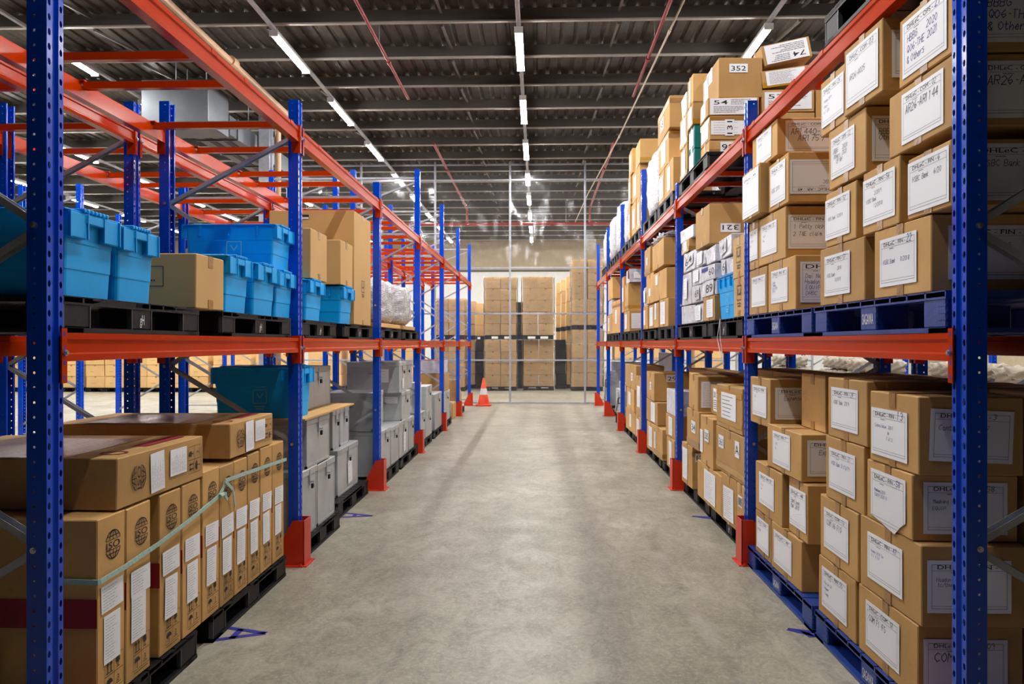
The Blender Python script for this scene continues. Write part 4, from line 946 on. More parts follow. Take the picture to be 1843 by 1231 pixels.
R('leaning carton with its top pushed over beside the third blue post', 7.46, 7.04, .902, 1.235, [SH(face='R', pw=.2, ph=.24, u=-.08)], group=G3, rx=0, ry=.06)
R('carton with a sheet numbered 281 set back in the top row', 7.0, 6.45, .89, 1.16, [SH('281', 'F', pw=.3, ph=.2), SH('281', 'R', pw=.22, ph=.2, u=-.05)], x=1.56, depth=.36, group=G3)
o = R('carton with wide amber tape bands and a sheet in the top row', 6.29, 5.52, .862, 1.2, [SH(pw=.44, ph=.2, u=.0, v=.01, n=6, pen=.005), SH(face='R', pw=.25, ph=.16, u=-.06)], group=G3, tape=TAPEY)
def bands(mb): mb.rect(-.38, .38, .085, .13); mb.rect(-.38, .38, -.13, -.095)
prn(o, 'F', .77, .42, .336, bands, TAPEY, name='amber_tape')
R('open-flapped dark carton at the back of the top row', 7.1, 5.7, .9, 1.3, x=1.93, depth=.4, group='inner cartons')
R('dark inner carton under the open-flapped one', 7.1, 5.7, .141, .898, x=1.93, depth=.4, group='inner cartons')
# third bay, floor level
BP_('R', 9.3, 8.2, .001, 1.5, 'black pallet on the floor past the third red guard', .14)
BP_('R', 10.66, 9.42, .001, 1.5, 'black pallet on the floor before the fourth red guard', .14)
R('carton with a small sheet on the bottom row beside the fourth red guard', 10.25, 9.7, .14, .5, [SH(pw=.25, ph=.26)], group=G3)
R('carton with a long sheet at the bottom, near end past the third guard', 9.68, 9.06, .14, .51, [SH(pw=.1, ph=.2, u=-.2), SH(face='R', pw=.14, ph=.26, u=.06)], group=G3, depth=.5)
R('carton numbered 21 on its side, second row past the third guard', 10.28, 9.45, .502 + .01, .795, [SH(pw=.3, ph=.24, u=.1), NUM('21', 'R', u=.0, pw=.12, ph=.08)], group=G3, depth=.5)
R('carton numbered 292 on the top row past the third guard', 10.35, 9.62, .797, 1.155, [NUM('292', 'R', u=.0, v=.11, pw=.2, ph=.09), NUM('12', 'F', u=.05, v=.0, pw=.15, ph=.1)], group=G3, depth=.5)
R('carton set back with a sheet, bottom, just past the third blue post', 8.75, 8.2, .14, .49, [SH(pw=.2, ph=.26)], group=G3)
R('carton with a round-cornered sheet, second up just past the third blue post', 8.75, 8.2, .492, .74, [SH(pw=.2, ph=.2)], group=G3)
W('white and brown package on top just past the third blue post', 8.75, 8.2, .742, 1.02)
R('dark carton at the back of the third bay on the floor pallet', 10.3, 8.3, .141, 1.2, x=2.01, depth=.35, group='inner cartons')
# fourth bay, floor level
BP_('R', 12.0, 10.92, .001, 1.5, 'black pallet on the floor past the fourth red guard', .14)
BP_('R', 13.35, 12.1, .001, 1.5, 'black pallet on the floor before the fifth red guard', .14)
R('carton at the bottom beside the fifth red guard', 12.7, 11.55, .14, .48, [SH(pw=.2, ph=.2)], group=G3)
R('carton in the middle row near the fifth red guard', 12.7, 11.6, .482, .82, [SH(pw=.35, ph=.2, u=-.1)], group=G3)
R('carton on the top row near the fifth red guard', 12.8, 11.45, .822, 1.19, [NUM('57', 'F', u=.2, pw=.2, ph=.12)], group=G3)
R('carton with a sheet, bottom row just past the fourth red guard', 11.5, 10.9, .14, .46, [SH(pw=.3, ph=.24)], group=G3)
R('carton with a long sheet on the second row just past the fourth guard', 11.38, 10.9, .462, 1.05, [SH(pw=.25, ph=.3)], group=G3)
# fifth and sixth bay, floor level: sheet-metal machines
def machine(label, ya, yb, h, x, d, seed):
    w = ya - yb; mb = MB().cbox(-w / 2, w / 2, -d / 2, d / 2, .06, h * .8, .01).cbox(-w / 2 + .03, w / 2 - .03, -d / 2 + .06, d / 2 - .03, h * .8, h, .01)
    for sx in (-1, 1):
        for sy in (-1, 1): mb.box(sx * (w / 2 - .06) - .02, sx * (w / 2 - .06) + .02, sy * (d / 2 - .06) - .02, sy * (d / 2 - .06) + .02, 0, .07)
    o = obj('metal_machine', mb.mesh('metal_machine', STEELW), None, TR(x + d / 2, (ya + yb) / 2, .142, SIDE['R'])); tag(o, label, 'machine', 'sheet-metal machines')
    p = MB().cbox(-w * .4, w * .4, -d / 2 - .012, -d / 2 + .002, .12, h * .7, .006); obj('door', p.mesh('door', STEEL), o)
    q = MB().path([(w * .3, -d / 2 - .012, h * .45), (w * .3, -d / 2 - .05, h * .45), (w * .3, -d / 2 - .05, h * .6), (w * .3, -d / 2 - .012, h * .6)], .008); obj('handle', q.mesh('handle', BLACKP), o)
    r = MB().path([(-w * .3, -d / 2 - .03, .1), (w * .1, -d / 2 - .03, h * .55), (w * .1, -d / 2 - .03, h * .75)], .02, 10); obj('pipe', r.mesh('pipe', STEELW), o)
BP_('R', 14.9, 13.6, .001, 1.5, 'black pallet under the short sheet-metal machine', .14)
BP_('R', 17.3, 16.3, .001, 1.5, 'black pallet under the tall sheet-metal machine', .14)
machine('short pale sheet-metal machine on a black pallet past the fifth red guard', 14.8, 13.7, .66, 1.5, .8, 1)
machine('tall pale sheet-metal machine on a black pallet near the partition', 17.2, 16.35, 1.0, 1.5, .8, 2)
pn = MB().cbox(13.75, 15.9, 0, .09, .3, 1.42, .006)
o = obj('grey_steel_sheet', MB().cbox(-1.05, 1.05, -.03, .03, 0, 1.34, .006).mesh('grey_steel_sheet', STEEL), None, TR(2.51, 14.8, .003, SIDE['R'])); tag(o, 'large dull grey panel standing on edge behind the sheet-metal machines', 'panel')

# upper level
UP = ZUP + .001; UB = UP + .152
G4 = 'cartons on the upper beams'
BP_('R', 3.9, 2.78, UP, 1.44, 'dark grey pallet on the upper beam beside the first frame')
R('carton on the dark pallet on the upper beam by the first frame', 3.78, 3.3, UB, UB + .34, group=G4, x=1.5)
R('second carton on the dark pallet on the upper beam, nearest the first post', 3.28, 2.8, UB, UB + .34, group=G4, x=1.5)
R('inner carton on the dark pallet on the upper beam by the first frame', 3.8, 2.85, UB, UB + .5, group=G4, x=1.95)
BP_('R', 7.9, 6.58, UP, 1.44, 'dark pallet on the upper beam under the cartons numbered 54 and 131', .15)
R('carton numbered 98 on the upper dark pallet', 7.02, 6.68, UB, UB + .12, [NUM('98', 'R', u=-.05, pw=.13, ph=.09)], group=G4, x=1.48)
R('carton numbered 131 with a barcode sheet on the one numbered 98', 7.02, 6.68, UB + .122, UB + .33, [SH(face='R', pw=.3, ph=.12, u=-.05, n=5), dict(NUM('131', 'R', u=-.04, v=0, pw=.14, ph=.08, roll=PI / 2), lift=.002), SH(pw=.25, ph=.16)], group=G4, x=1.48)
R('carton numbered 54 with a crumpled white sheet, third up on the upper level', 7.02, 6.68, UB + .332, UB + .49, [SH('54', 'R', pw=.4, ph=.14, u=0), SH(pw=.2, ph=.14)], group=G4, x=1.47, depth=.44)
R('big carton numbered 352 on top of the upper-level stack', 7.22, 6.70, UB + .492, UB + .84, [NUM('352', 'R', u=-.02, v=.08, pw=.16, ph=.075), SH(pw=.2, ph=.26, u=-.2), SH(pw=.2, ph=.12, u=-.05, v=.1)], group=G4, x=1.56, depth=.38)
carton('teal carton at the bottom of the upper-level stack', 'R', 7.52, 7.26, UB, UB + .2, 1.47, .4, m=TEAL, papers=[SH(pw=.2, ph=.14)], group=G4, tape=WHITE)
carton('teal carton second up in the upper-level stack', 'R', 7.52, 7.26, UB + .202, UB + .42, 1.47, .4, m=TEAL, papers=[SH(pw=.2, ph=.15)], group=G4, tape=WHITE)
R('carton on the two teal cartons', 7.52, 7.25, UB + .422, UB + .63, [SH(pw=.2, ph=.14)], group=G4)
R('carton with side tape on top above the teal cartons', 7.52, 7.25, UB + .632, UB + .9, [SH(pw=.06, ph=.2)], group=G4)
R('carton at the bottom far end of the upper-level stack by the third frame', 7.9, 7.53, UB, UB + .32, [SH(pw=.2, ph=.24)], group=G4)
R('carton with a sheet second up by the third frame on the upper level', 7.9, 7.53, UB + .322, UB + .63, [SH(pw=.25, ph=.24)], group=G4)
W('white package on top by the third frame on the upper level', 7.88, 7.56, UB + .632, UB + .84)
R('carton deep behind the one numbered 131 on the upper level', 7.1, 6.7, UB, UB + .36, [NUM('21', 'R', pw=.1, ph=.07)], x=1.94, depth=.45, group=G4)
R('carton numbered 53 with a torn sheet, behind the second blue post top', 7.1, 6.7, UB + .362, UB + .56, [SH('53', 'R', pw=.4, ph=.15)], x=1.94, depth=.45, group=G4)
R('tilted white-labelled carton under the one numbered 74', 7.1, 6.7, UB + .60, UB + .745, [SH(face='R', pw=.34, ph=.12, u=0)], x=1.94, depth=.42, group=G4, rx=.14)
R('tilted carton numbered 74 upside down at the very top', 7.1, 6.7, UB + .80, UB + .98, [SH('74', 'R', pw=.37, ph=.16, roll=PI)], x=1.96, depth=.42, group=G4, rx=.2)
R('carton at the back of the upper level past the one numbered 53', 7.1, 6.7, UB, UB + .6, x=2.4 - .005, depth=.4, group=G4)
BP_('R', 9.3, 8.25, UP, 1.44, 'dark pallet on the upper beam just past the third frame')
BP_('R', 10.6, 9.4, UP, 1.44, 'dark pallet on the upper beam under the white-wrapped load')
R('carton at the near end of the upper level past the third frame', 8.86, 8.3, UB, UB + .38, [SH(pw=.2, ph=.26)], group=G4)
R('carton beside it at the bottom of the upper level past the third frame', 9.3, 8.88, UB, UB + .38, [SH(pw=.3, ph=.26)], group=G4)
R('carton with a sheet second up on the upper level past the third frame', 9.28, 8.6, UB + .382, UB + .74, [SH(pw=.3, ph=.26)], group=G4)
R('big tilted carton on top of the upper level past the third frame', 9.38, 8.5, UB + .745, UB + 1.1, [NUM('58', 'F', pw=.25, ph=.14, u=-.1)], group=G4, depth=.5)
bundle('tall white film-wrapped load on the upper beam before the fourth frame', 'R', 10.5, 9.42, UB, UB + .86, 1.45, .8, WRAPG, 5, 'wrapped_load', 'wrapped load', 'film-wrapped loads')
BP_('R', 12.05, 10.92, UP, 1.44, 'dark pallet on the upper beam just past the fourth frame')
BP_('R', 13.3, 12.15, UP, 1.44, 'dark pallet on the upper beam before the fifth frame')
R('carton at the bottom near end of the upper level past the fourth frame', 11.4, 10.95, UB, UB + .5, [SH(pw=.2, ph=.28)], group=G4)
R('carton with a sheet at the bottom, upper level past the fourth frame', 12.0, 11.42, UB, UB + .5, [SH(pw=.3, ph=.28)], group=G4)
R('carton second up on the upper level past the fourth frame', 11.85, 11.05, UB + .502, UB + .94, [SH(pw=.25, ph=.3, u=-.1)], group=G4)
R('wide carton on top of the upper level past the fourth frame', 11.5, 10.96, UB + .942, UB + 1.28, [], group=G4, depth=.7)
R('narrow carton at the bottom of the tallest upper pile', 12.4, 12.02 + .14, UB, UB + .55, [SH(pw=.15, ph=.28)], group=G4)
R('narrow carton in the middle of the tallest upper pile', 12.4, 12.1, UB + .552, UB + 1.0, [SH(pw=.15, ph=.28)], group=G4)
R('carton on top of the tallest upper pile', 12.35, 11.88, UB + 1.002, UB + 1.38, [SH(pw=.15, ph=.25)], group=G4)
for k, (a, b, h) in enumerate(((13.2, 12.5, .8), (14.6, 13.6, .95), (15.9, 14.8, .9), (17.3, 16.4, .85))):
    if k: BP_('R', a, b, UP, 1.44, f'dark pallet on the upper beam under the {ORD[k]} grey wrapped load past the fifth frame')
    bundle(f'grey film-wrapped load on the upper beam, {ORD[k]} one back from the tallest carton pile', 'R', a - .03, b + .03, UB, UB + h, 1.45, .8, WRAPG, 20 + k, 'wrapped_load', 'wrapped load', 'film-wrapped loads')
st = MB().path([(1.432, 6.08, LZ + .155), (1.425, 6.05, LZ + .02), (1.43, 6.0, LZ - .12), (1.428, 5.95, LZ - .2)], .003, 6).path([(1.432, 6.08, LZ + .155), (1.42, 6.12, LZ + .0), (1.428, 6.02, LZ - .15)], .003, 6)
o = obj('string', st.mesh('string', WHITE)); tag(o, 'loose white string hanging over the lower beam below the blue tote', 'string')

# ------------------------------------------------------------------ goods on the blue tote rack
LX_ = -1.66
def C(label, ya, yb, z0, z1, papers=(), x=LX_, depth=.45, **k):
    return carton(label, 'L', ya, yb, z0 + .0015, z1 - .0005, x, depth, papers=papers, group=k.pop('group', 'cartons on the blue tote rack'), **k)
def PL(ya, yb, z, label, h=.13, x=-1.65, depth=1.0, text=None): return pallet('L', ya, yb, z, x, depth, h, BLACKP, label, 'black pallets', text)
def globe(mb, r=.055):
    for k in range(40):
        a0, a1 = 2 * PI * k / 40, 2 * PI * (k + 1) / 40
        for ex in (1, .5):
            p = [(ex * r * math.cos(a), r * math.sin(a)) for a in (a0, a1)]
            if min(abs(p[0][1]), abs(p[1][1])) > .34 * r: mb.ribbon(p, .0045)
    for s in (-1, 1):
        mb.ribbon([(0, s * .36 * r), (0, s * r)], .004); y = s * .62 * r; xx = r * math.sqrt(1 - .62 ** 2); mb.ribbon([(-xx, y), (xx, y)], .004); xx = r * math.sqrt(1 - .36 ** 2); mb.ribbon([(-xx, s * .36 * r), (xx, s * .36 * r)], .003)
    add_text(mb, 'ISO', 0, -.26 * r, .7 * r, w=1.75 * r, center=True); mb.ribbon([(-.85 * r, -.30 * r), (-.3 * r, -.30 * r)], .003)
def symbols(mb, s=.13):
    h = s / 2; mb.rect(-h, h, -.0012, .0012); mb.rect(-.0012, .0012, -h, h); frame_lines(mb, -h, h, -h, h, .0018)
    for x in (-.75 * h, -.4 * h):
        mb.ribbon([(x + .08 * h, .22 * h), (x + .08 * h, .65 * h)], .006); mb.add([(x - .06 * h, .6 * h, 0), (x + .22 * h, .6 * h, 0), (x + .08 * h, .85 * h, 0)], [(0, 1, 2)])
    mb.rect(-.85 * h, -.15 * h, .12 * h, .18 * h)
    mb.add([(.3 * h, .85 * h, 0), (.25 * h, .5 * h, 0), (.45 * h, .38 * h, 0), (.65 * h, .5 * h, 0), (.6 * h, .85 * h, 0)], [(0, 1, 2, 3, 4)]); mb.rect(.42 * h, .48 * h, .2 * h, .42 * h); mb.rect(.28 * h, .62 * h, .15 * h, .2 * h)
    n = 10; mb.add([(-.5 * h + .34 * h * math.cos(PI * k / n), -.5 * h + .3 * h * math.sin(PI * k / n), 0) for k in range(n + 1)], [tuple(range(n + 1))]); mb.ribbon([(-.5 * h, -.5 * h), (-.5 * h, -.85 * h), (-.58 * h, -.85 * h)], .004)
    add_text(mb, '3', .45 * h, -.7 * h, .55 * h, center=True); mb.rect(.2 * h, .75 * h, -.82 * h, -.77 * h)
    mb.ribbon([(-.9 * h, -1.15 * h), (.8 * h, -1.15 * h)], .003)
def iso(label, ya, yb, z0, z1, lying=False, depth=1.0, x=LX_, rz=0):
    w = ya - yb; h = z1 - z0; k = random.uniform(-.006, .006)
    if not lying:
        ps = [dict(face='F', kind='sheet', u=.004 + k, v=h * .06 - k, pw=.155, ph=.105, roll=random.uniform(-.04, .04), n=8, pen=.0012), dict(face='F', kind='sheet', u=-.004 - k, v=-h * .155 + k, pw=.115, ph=.185, roll=random.uniform(-.03, .03), n=14, pen=.0012)]
    else:
        ps = [dict(face='F', kind='sheet', u=-w * .09, v=0, pw=.17, ph=.12, roll=PI / 2 + .04, n=8, pen=.0012), dict(face='F', kind='sheet', u=w * .16, v=.015, pw=.12, ph=.16, roll=PI / 2, n=14, pen=.0012)]
    o = C(label, ya, yb, z0, z1, ps, x=x, depth=depth, rz=rz, group='ISO-printed flat cartons', tape=None, jit=.004)
    hh = h - .002
    if not lying:
        prn(o, 'F', w, depth, hh, globe, INK, .012 + k, h * .335, name='printed_globe'); prn(o, 'F', w, depth, hh, symbols, INK, .015, -h * .36, name='printed_symbols')
        prn(o, 'L', w, depth, hh, lambda m: m.rect(-.5, .5, -.05, .06), RED, 0, .0, name='printed_band')
    else:
        prn(o, 'F', w, depth, hh, globe, INK, -w * .29, 0, PI / 2, name='printed_globe'); prn(o, 'F', w, depth, hh, symbols, INK, w * .37, .0, PI / 2, name='printed_symbols')
        prn(o, 'T', w, depth, hh, lambda m: m.rect(-w * .03, w * .45, -depth * .43, -depth * .36), RED, 0, 0, name='printed_band')
        prn(o, 'T', w, depth, hh, lambda m: [m.ribbon([(-w * .3 + .05 * math.cos(q * PI / 4), -depth * .4 + .05 * math.sin(q * PI / 4)) for q in range(9)], .014)], RED, 0, 0, name='printed_ring')
        prn(o, 'T', w, depth, hh, lambda m: [m.rect(-w * .48, w * .3, -depth * .28 + .1 * q, -depth * .28 + .1 * q + .095) for q in range(6)], TAPE, 0, 0, name='brown_tape')
    return o
PL(3.66, 2.612, .001, 'black pallet on the floor under the nearest upright ISO cartons', .135)
PL(4.97, 3.84, .001, 'black pallet on the floor under the upright ISO cartons by the red guard', .135)
ty = [(3.03, 2.83, .858), (3.236, 3.036, .856), (3.515, 3.315, .856), (3.725, 3.522, .858), (3.945, 3.738, .885), (4.137, 3.95, .878), (4.33, 4.142, .876), (4.525, 4.336, .886), (4.735, 4.53, .892), (4.955, 4.74, .89)]
nt = ['first of the row, beside the first blue post', 'second of the row', 'third of the row, after the dark gap', 'fourth of the row, its top edge crumpled', 'fifth of the row', 'sixth of the row, by the strap knot', 'seventh of the row', 'eighth of the row', 'ninth of the row', 'tenth and last of the row by the red guard']
for k, (a, b, z) in enumerate(ty): iso('upright ISO-printed carton with two sheets, ' + nt[k], a, b, .137, z, rz=random.uniform(-.006, .006))
iso('ISO-printed carton lying flat on the first upright ones', 3.75, 2.97, .861, 1.068, True)
iso('ISO-printed carton lying flat on the upright ones by the red guard', 4.75, 4.09, .896, 1.088, True)
sp = [(-1.9, 2.822, .63), (-1.652, 2.822, .625), (-1.648, 2.835, .625), (-1.646, 3.0, .632), (-1.646, 3.3, .655), (-1.646, 3.6, .69), (-1.646, 3.9, .735), (-1.646, 3.96, .765), (-1.646, 3.98, .80), (-1.646, 4.3, .79), (-1.646, 4.7, .775), (-1.646, 4.962, .765)]
mb = MB()
for p, q in zip(sp, sp[1:]): mb.bar(p, q, .004, .02, up=(0, 0, 1))
mb.path([(-1.64, 3.9, .735), (-1.632, 3.93, .74), (-1.64, 3.96, .735)], .012, 8)
mb.bar((-1.64, 3.97, .80), (-1.636, 4.06, .74), .004, .018); mb.bar((-1.636, 4.06, .74), (-1.64, 4.10, .64), .004, .016); mb.bar((-1.64, 3.95, .74), (-1.636, 3.99, .7), .004, .016)
o = obj('strap', mb.mesh('strap', ROPE)); tag(o, 'pale green strap knotted around the row of upright ISO cartons', 'strap')
# raised level
PL(3.68, 2.612, LZ, 'black pallet on the lower beam under the two nearest blue totes', text='gH')
PL(5.07, 3.96, LZ, 'black pallet on the lower beam under the totes before the second frame', text='gH')
PL(6.22, 5.33, LZ, 'black pallet on the lower beam just past the second frame', text='gH')
PL(7.62, 6.5, LZ, 'black pallet on the lower beam under the tall carton', text='gH')
PL(9.2, 8.05, LZ, 'black pallet on the lower beam under the nearer wrapped bundle', text='gH')
PL(10.55, 9.35, LZ, 'black pallet on the lower beam under the farther wrapped bundle', text='gH')
T0 = LZ + .132
tote('big blue lidded tote half hidden by the first blue post', 'L', 2.97, 2.64, T0, 2.01, -1.665, .56)
tote('blue lidded tote between the first big tote and the brown carton', 'L', 3.28, 2.985, T0, 2.0, -1.665, .56)
o = C('brown carton with a dark printed box on its side, between blue totes', 4.0, 3.67, T0, 1.965, m=CARDL, depth=.5)
def stamp(mb): frame_lines(mb, -.09, .09, -.05, .05, .004); add_text(mb, 'CHUBB', 0, -.02, .04, w=.14, center=True)
def stamp(mb): frame_lines(mb, -.09, .09, -.05, .05, .004); print_lines(mb, -.07, .07, -.03, .03, 3, .008)
prn(o, 'L', .33, .5, .27, stamp, INKG, .0, .02)
tote('blue lidded tote right after the brown carton', 'L', 4.37, 4.04, T0, 2.005, -1.665, .56)
tote('blue lidded tote carrying the raised tote, middle one', 'L', 4.82, 4.45, T0, 2.005, -1.665, .56)
tote('blue lidded tote under the raised one, beside the second frame', 'L', 5.19, 4.86, T0, 2.0, -1.675, .56)
tote('blue lidded tote stacked on top of the others beside the second frame', 'L', 5.2, 4.85, 2.012, 2.295, -1.69, .58, emblem=True)
tote('blue lidded tote under a carton just past the second frame', 'L', 5.88, 5.48, T0, 1.995, -1.665, .56)
tote('blue lidded tote under the smaller carton beside the tall one', 'L', 6.84, 6.44, T0, 2.015, -1.665, .56)
C('carton standing on the tote just past the second frame', 5.98, 5.55, 2.0, 2.37, m=CARDL, depth=.4)
C('smaller carton standing on the tote beside the tall carton', 6.82, 6.40, 2.02, 2.40, m=CARDL, depth=.4)
o = C('very tall pale carton with a hand hole beside the third frame', 7.56, 6.88, T0, 2.73, m=CARDL, depth=.78)
prn(o, 'L', .68, .78, 1.03, lambda m: m.rect(-.035, .035, -.02, .02), INK, -.06, .46, name='hand_hole'); prn(o, 'L', .68, .78, 1.03, lambda m: m.rect(-.033, .033, -.019, -.003), WHITE, -.06, .46, name='hand_hole_flap').location.x -= .001
prn(o, 'F', .68, .78, 1.03, emb, INKG, .0, -.15)
for k, (a, b, wd) in enumerate(((9.2, 8.05, 'nearer'), (10.3, 9.38, 'farther'))):
    C(f'flat brown carton tray under the {wd} wrapped bundle', a, b, T0, T0 + .05, depth=.9, tape=None)
    bundle(f'{wd} of the two white film-wrapped bundles past the third frame', 'L', a - .02, b + .02, T0 + .051, 2.25 + .02 * k, -1.67, .85, WRAPG, 60 + k, 'wrapped_bundle', 'wrapped bundle', 'film-wrapped bundles')
# steel boxes on the floor pallets
PL(6.3, 5.33, .001, 'black pallet on the floor under the steel boxes past the second red guard', .14, -1.64)
PL(7.72, 6.55, .001, 'black pallet jutting out under the steel box with the torn paper', .14, -1.72)
PL(9.05, 8.03, .001, 'black pallet on the floor past the third red guard, under steel boxes', .14, -1.65)
PL(10.5, 9.2, .001, 'black pallet on the floor before the fourth red guard, under steel boxes', .14, -1.65)
PL(11.9, 10.75, .001, 'black pallet on the floor past the fourth red guard, under steel boxes', .12, -1.65)
PL(13.25, 12.15, .001, 'black pallet on the floor before the fifth red guard, steel boxes side', .12, -1.65)
PL(14.6, 13.5, .001, 'black pallet on the floor past the fifth red guard, steel boxes side', .12, -1.65)
PL(17.2, 16.2, .001, 'black pallet on the floor past the sixth red guard under small cartons', .12, -1.65)
def SB(label, ya, yb, z0, z1, x=LX_, depth=.5, papers=(), **k): return steelbox(label, 'L', ya, yb, z0 + .001, z1, x, depth, papers, **k)
SB('steel box at the bottom just past the second blue post', 5.715, 5.345, .141, .615, depth=.55)
SB('steel box with a padlocked hasp second at the bottom past the second post', 6.22, 5.73, .141, .605, depth=.55)
SB('steel box with a torn white paper on its front, set back on the jutting pallet', 7.58, 6.8, .141, .56, x=-1.79, depth=.5, papers=[SH(pw=.16, ph=.22, u=.05, v=-.04, roll=.1, n=3)])
SB('steel box second row directly behind the second blue post', 6.06, 5.46, .617, .975, depth=.5)
SB('dark inner steel box beside the second blue post behind the cartons', 5.8, 5.36, .141, .96, x=-2.25, depth=.36, hasp=False)
SB('narrow steel box second row above the torn paper box, nearer', 7.06, 6.82, .562, .92, x=-1.84)
SB('narrow steel box second row above the torn paper box, farther', 7.42, 7.08, .562, .92, x=-1.84)
SB('steel box on the cardboard sheet behind the dark blue tote', 6.75, 6.02, .993, 1.33, x=-1.84, depth=.5)
o = obj('cardboard_sheet', MB().box(-.72, .72, -.42, .42, 0, .012).mesh('cardboard_sheet', CARDL), None, TR(-2.06, 6.07, .978, SIDE['L'])); tag(o, 'flat cardboard sheet laid over the steel boxes under the dark blue tote', 'cardboard sheet')
tote('dark blue tote resting on the cardboard sheet over the steel boxes', 'L', 5.70, 5.36, .992, 1.36, -1.70, .6, emblem=True)
SB('steel box with a notice on its side past the third red guard', 8.6, 8.06, .141, .59, depth=.62, papers=[SH(face='L', pw=.26, ph=.2, u=-.1, v=.04, n=6, pen=.004)])
SB('steel box second at the bottom past the third red guard', 9.12, 8.62, .141, .57)
SB('steel box with a sheet third at the bottom past the third guard', 9.79, 9.14, .141, .575, papers=[SH(pw=.16, ph=.24, u=.02, v=-.05, n=4)])
SB('steel box last at the bottom beside the fourth red guard', 10.24, 9.82, .141, .56)
SB('dull dark steel box second row beside the third blue post', 8.58, 8.04, .592, 1.0, x=-1.74, depth=.55)
SB('pale steel box second row midway past the third guard', 9.93, 9.3, .577, .925, depth=.5, papers=[SH(face='L', pw=.16, ph=.08, u=.12, v=.08, n=3)])
SB('large dull steel box with a sticker on top of the pale one', 9.62, 9.14, .927, 1.3, depth=.64, papers=[SH(face='L', pw=.14, ph=.16, u=.12, v=.02, n=4), SH(pw=.1, ph=.12, u=0, v=-.08, n=4)])
SB('narrow dull steel box on top beside the large dull one', 10.3, 9.66, .927, 1.29, x=-1.7)
SB('steel box at the bottom just past the fourth red guard', 11.29, 10.76, .121, .54)
SB('steel box second at the bottom past the fourth red guard', 11.98, 11.32, .121, .5)
SB('steel box standing on the second one past the fourth red guard', 11.98, 11.34, .502, .88)
SB('steel box beside the fifth red guard', 13.2, 12.3, .121, .7)
SB('steel box past the fifth red guard', 14.4, 13.5, .121, .66)
tb = MB().tube((0, 0, 0), (0, 0, .42), .07, 16)
for k, (y, r) in enumerate(((10.9, 0), (11.06, .0))):
    o = obj('paper_roll', tb.mesh('paper_roll', WHITE, False), None, TR(-1.76, y, .542)); tag(o, ['white paper roll standing on a steel box by the fourth frame', 'second white paper roll standing beside the first'][k], 'paper roll', 'white paper rolls')
C('carton on top of the steel box past the fifth guard', 14.3, 13.7, .662, .98)
o = C('white carton with a red lid past the fifth guard', 14.4, 13.7, .982, 1.22, m=WRAPW, tape=None, x=-1.7); prn(o, 'T', .7, .45, .236, lambda m: m.rect(-.35, .35, -.22, .22), RED)
for k, (a, b, z0, z1) in enumerate(((16.9, 16.3, .121, .5), (17.1, 16.95, .121, .42), (16.8, 16.4, .502, .74), (15.9, 15.3, .002, .32))):
    C(['small carton on the last pallet past the sixth guard', 'smallest carton on the last pallet past the sixth guard', 'small carton stacked on the last pallet past the sixth guard', 'loose carton on the floor beside the sixth guard'][k], a, b, z0, z1, x=-1.7)
bundle('white sack slumped on the floor between the fifth and sixth guards', 'L', 15.2, 14.75, .001, .42, -1.7, .5, SACK, 77, 'sack', 'sack', None, .02)
# ------------------------------------------------------------------ stacks beyond the partition
def load(cx, y, z, cols, layers, cw, ch, cd, desc, wrap=True, rows=1, top=None, dark=False):  # dark: cartons coloured black to stand in for shade
    w = cols * cw
    mb = pallet('N', cx - w / 2, cx + w / 2, z + .001, y - .02, 1.0, .13, BLACKP, 'black pallet under the ' + desc, 'far pallets')
    zz = z + .132
    for r in range(rows):
        for l in range(layers):
            for c in range(cols if not (top and l == layers - 1) else top):
                lab = f'{desc}: carton, {ORD[l]} layer up, ' + (f'{ORD[c]} column' if cols > 1 else 'whole width') + (f', {ORD[r]} row back' if rows > 1 else '')
                j = random.uniform(-.012, .012)
                x0 = cx - w / 2 + c * cw
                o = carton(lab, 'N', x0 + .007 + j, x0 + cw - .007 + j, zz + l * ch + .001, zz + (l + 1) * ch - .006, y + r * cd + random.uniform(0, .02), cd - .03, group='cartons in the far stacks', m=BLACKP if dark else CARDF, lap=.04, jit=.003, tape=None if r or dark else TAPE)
                if not r and not dark:
                    prn(o, 'F', cw - .008, cd - .03, ch, lambda m: (print_lines(m, -.15, .02, -.06, -.02, 2, .005), None), INKG)
    H = layers * ch
    if wrap:
        s = MB(); a, b, e = cx - w / 2 - .03, cx + w / 2 + .03, .0
        ny, nz = 14, 20; rr = random.Random(int(cx * 50 + z * 7 + y))
        y0, y1 = y - .035, y + rows * cd + .01
        per = [(a, y0), (b, y0), (b, y1), (a, y1)]; pts = []
        for (xa, ya), (xb, yb) in zip(per, per[1:] + per[:1]):
            for k in range(ny): pts.append((xa + (xb - xa) * k / ny, ya + (yb - ya) * k / ny))
        n = len(pts); f = [rr.uniform(0, 6) for _ in range(4)]
        vs = []
        for q in range(nz + 1):
            for k, (px, py) in enumerate(pts):
                dd = .008 * math.sin(q * 1.3 + k * .6 + f[0]) + .006 * math.sin(q * .5 - k * 1.1 + f[1])
                vs.append((px + (dd if abs(px - cx) > w / 2 else 0), py + (dd if py in (y0, y1) else 0), zz + H * q / nz))
        s.add(vs, [(q * n + k, q * n + (k + 1) % n, (q + 1) * n + (k + 1) % n, (q + 1) * n + k) for q in range(nz) for k in range(n)])
        o = obj('stretch_wrap', s.mesh('stretch_wrap', WRAPF, True)); tag(o, 'clear stretch wrap around the ' + desc, 'stretch wrap', 'stretch wrap')
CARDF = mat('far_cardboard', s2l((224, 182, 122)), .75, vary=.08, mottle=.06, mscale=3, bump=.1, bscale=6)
FY = 24.6
load(-1.2, FY, 0, 2, 4, .51, .38, .55, 'lower left stack')
load(-1.2, FY, 1.656, 2, 5, .51, .375, .55, 'upper left stack')
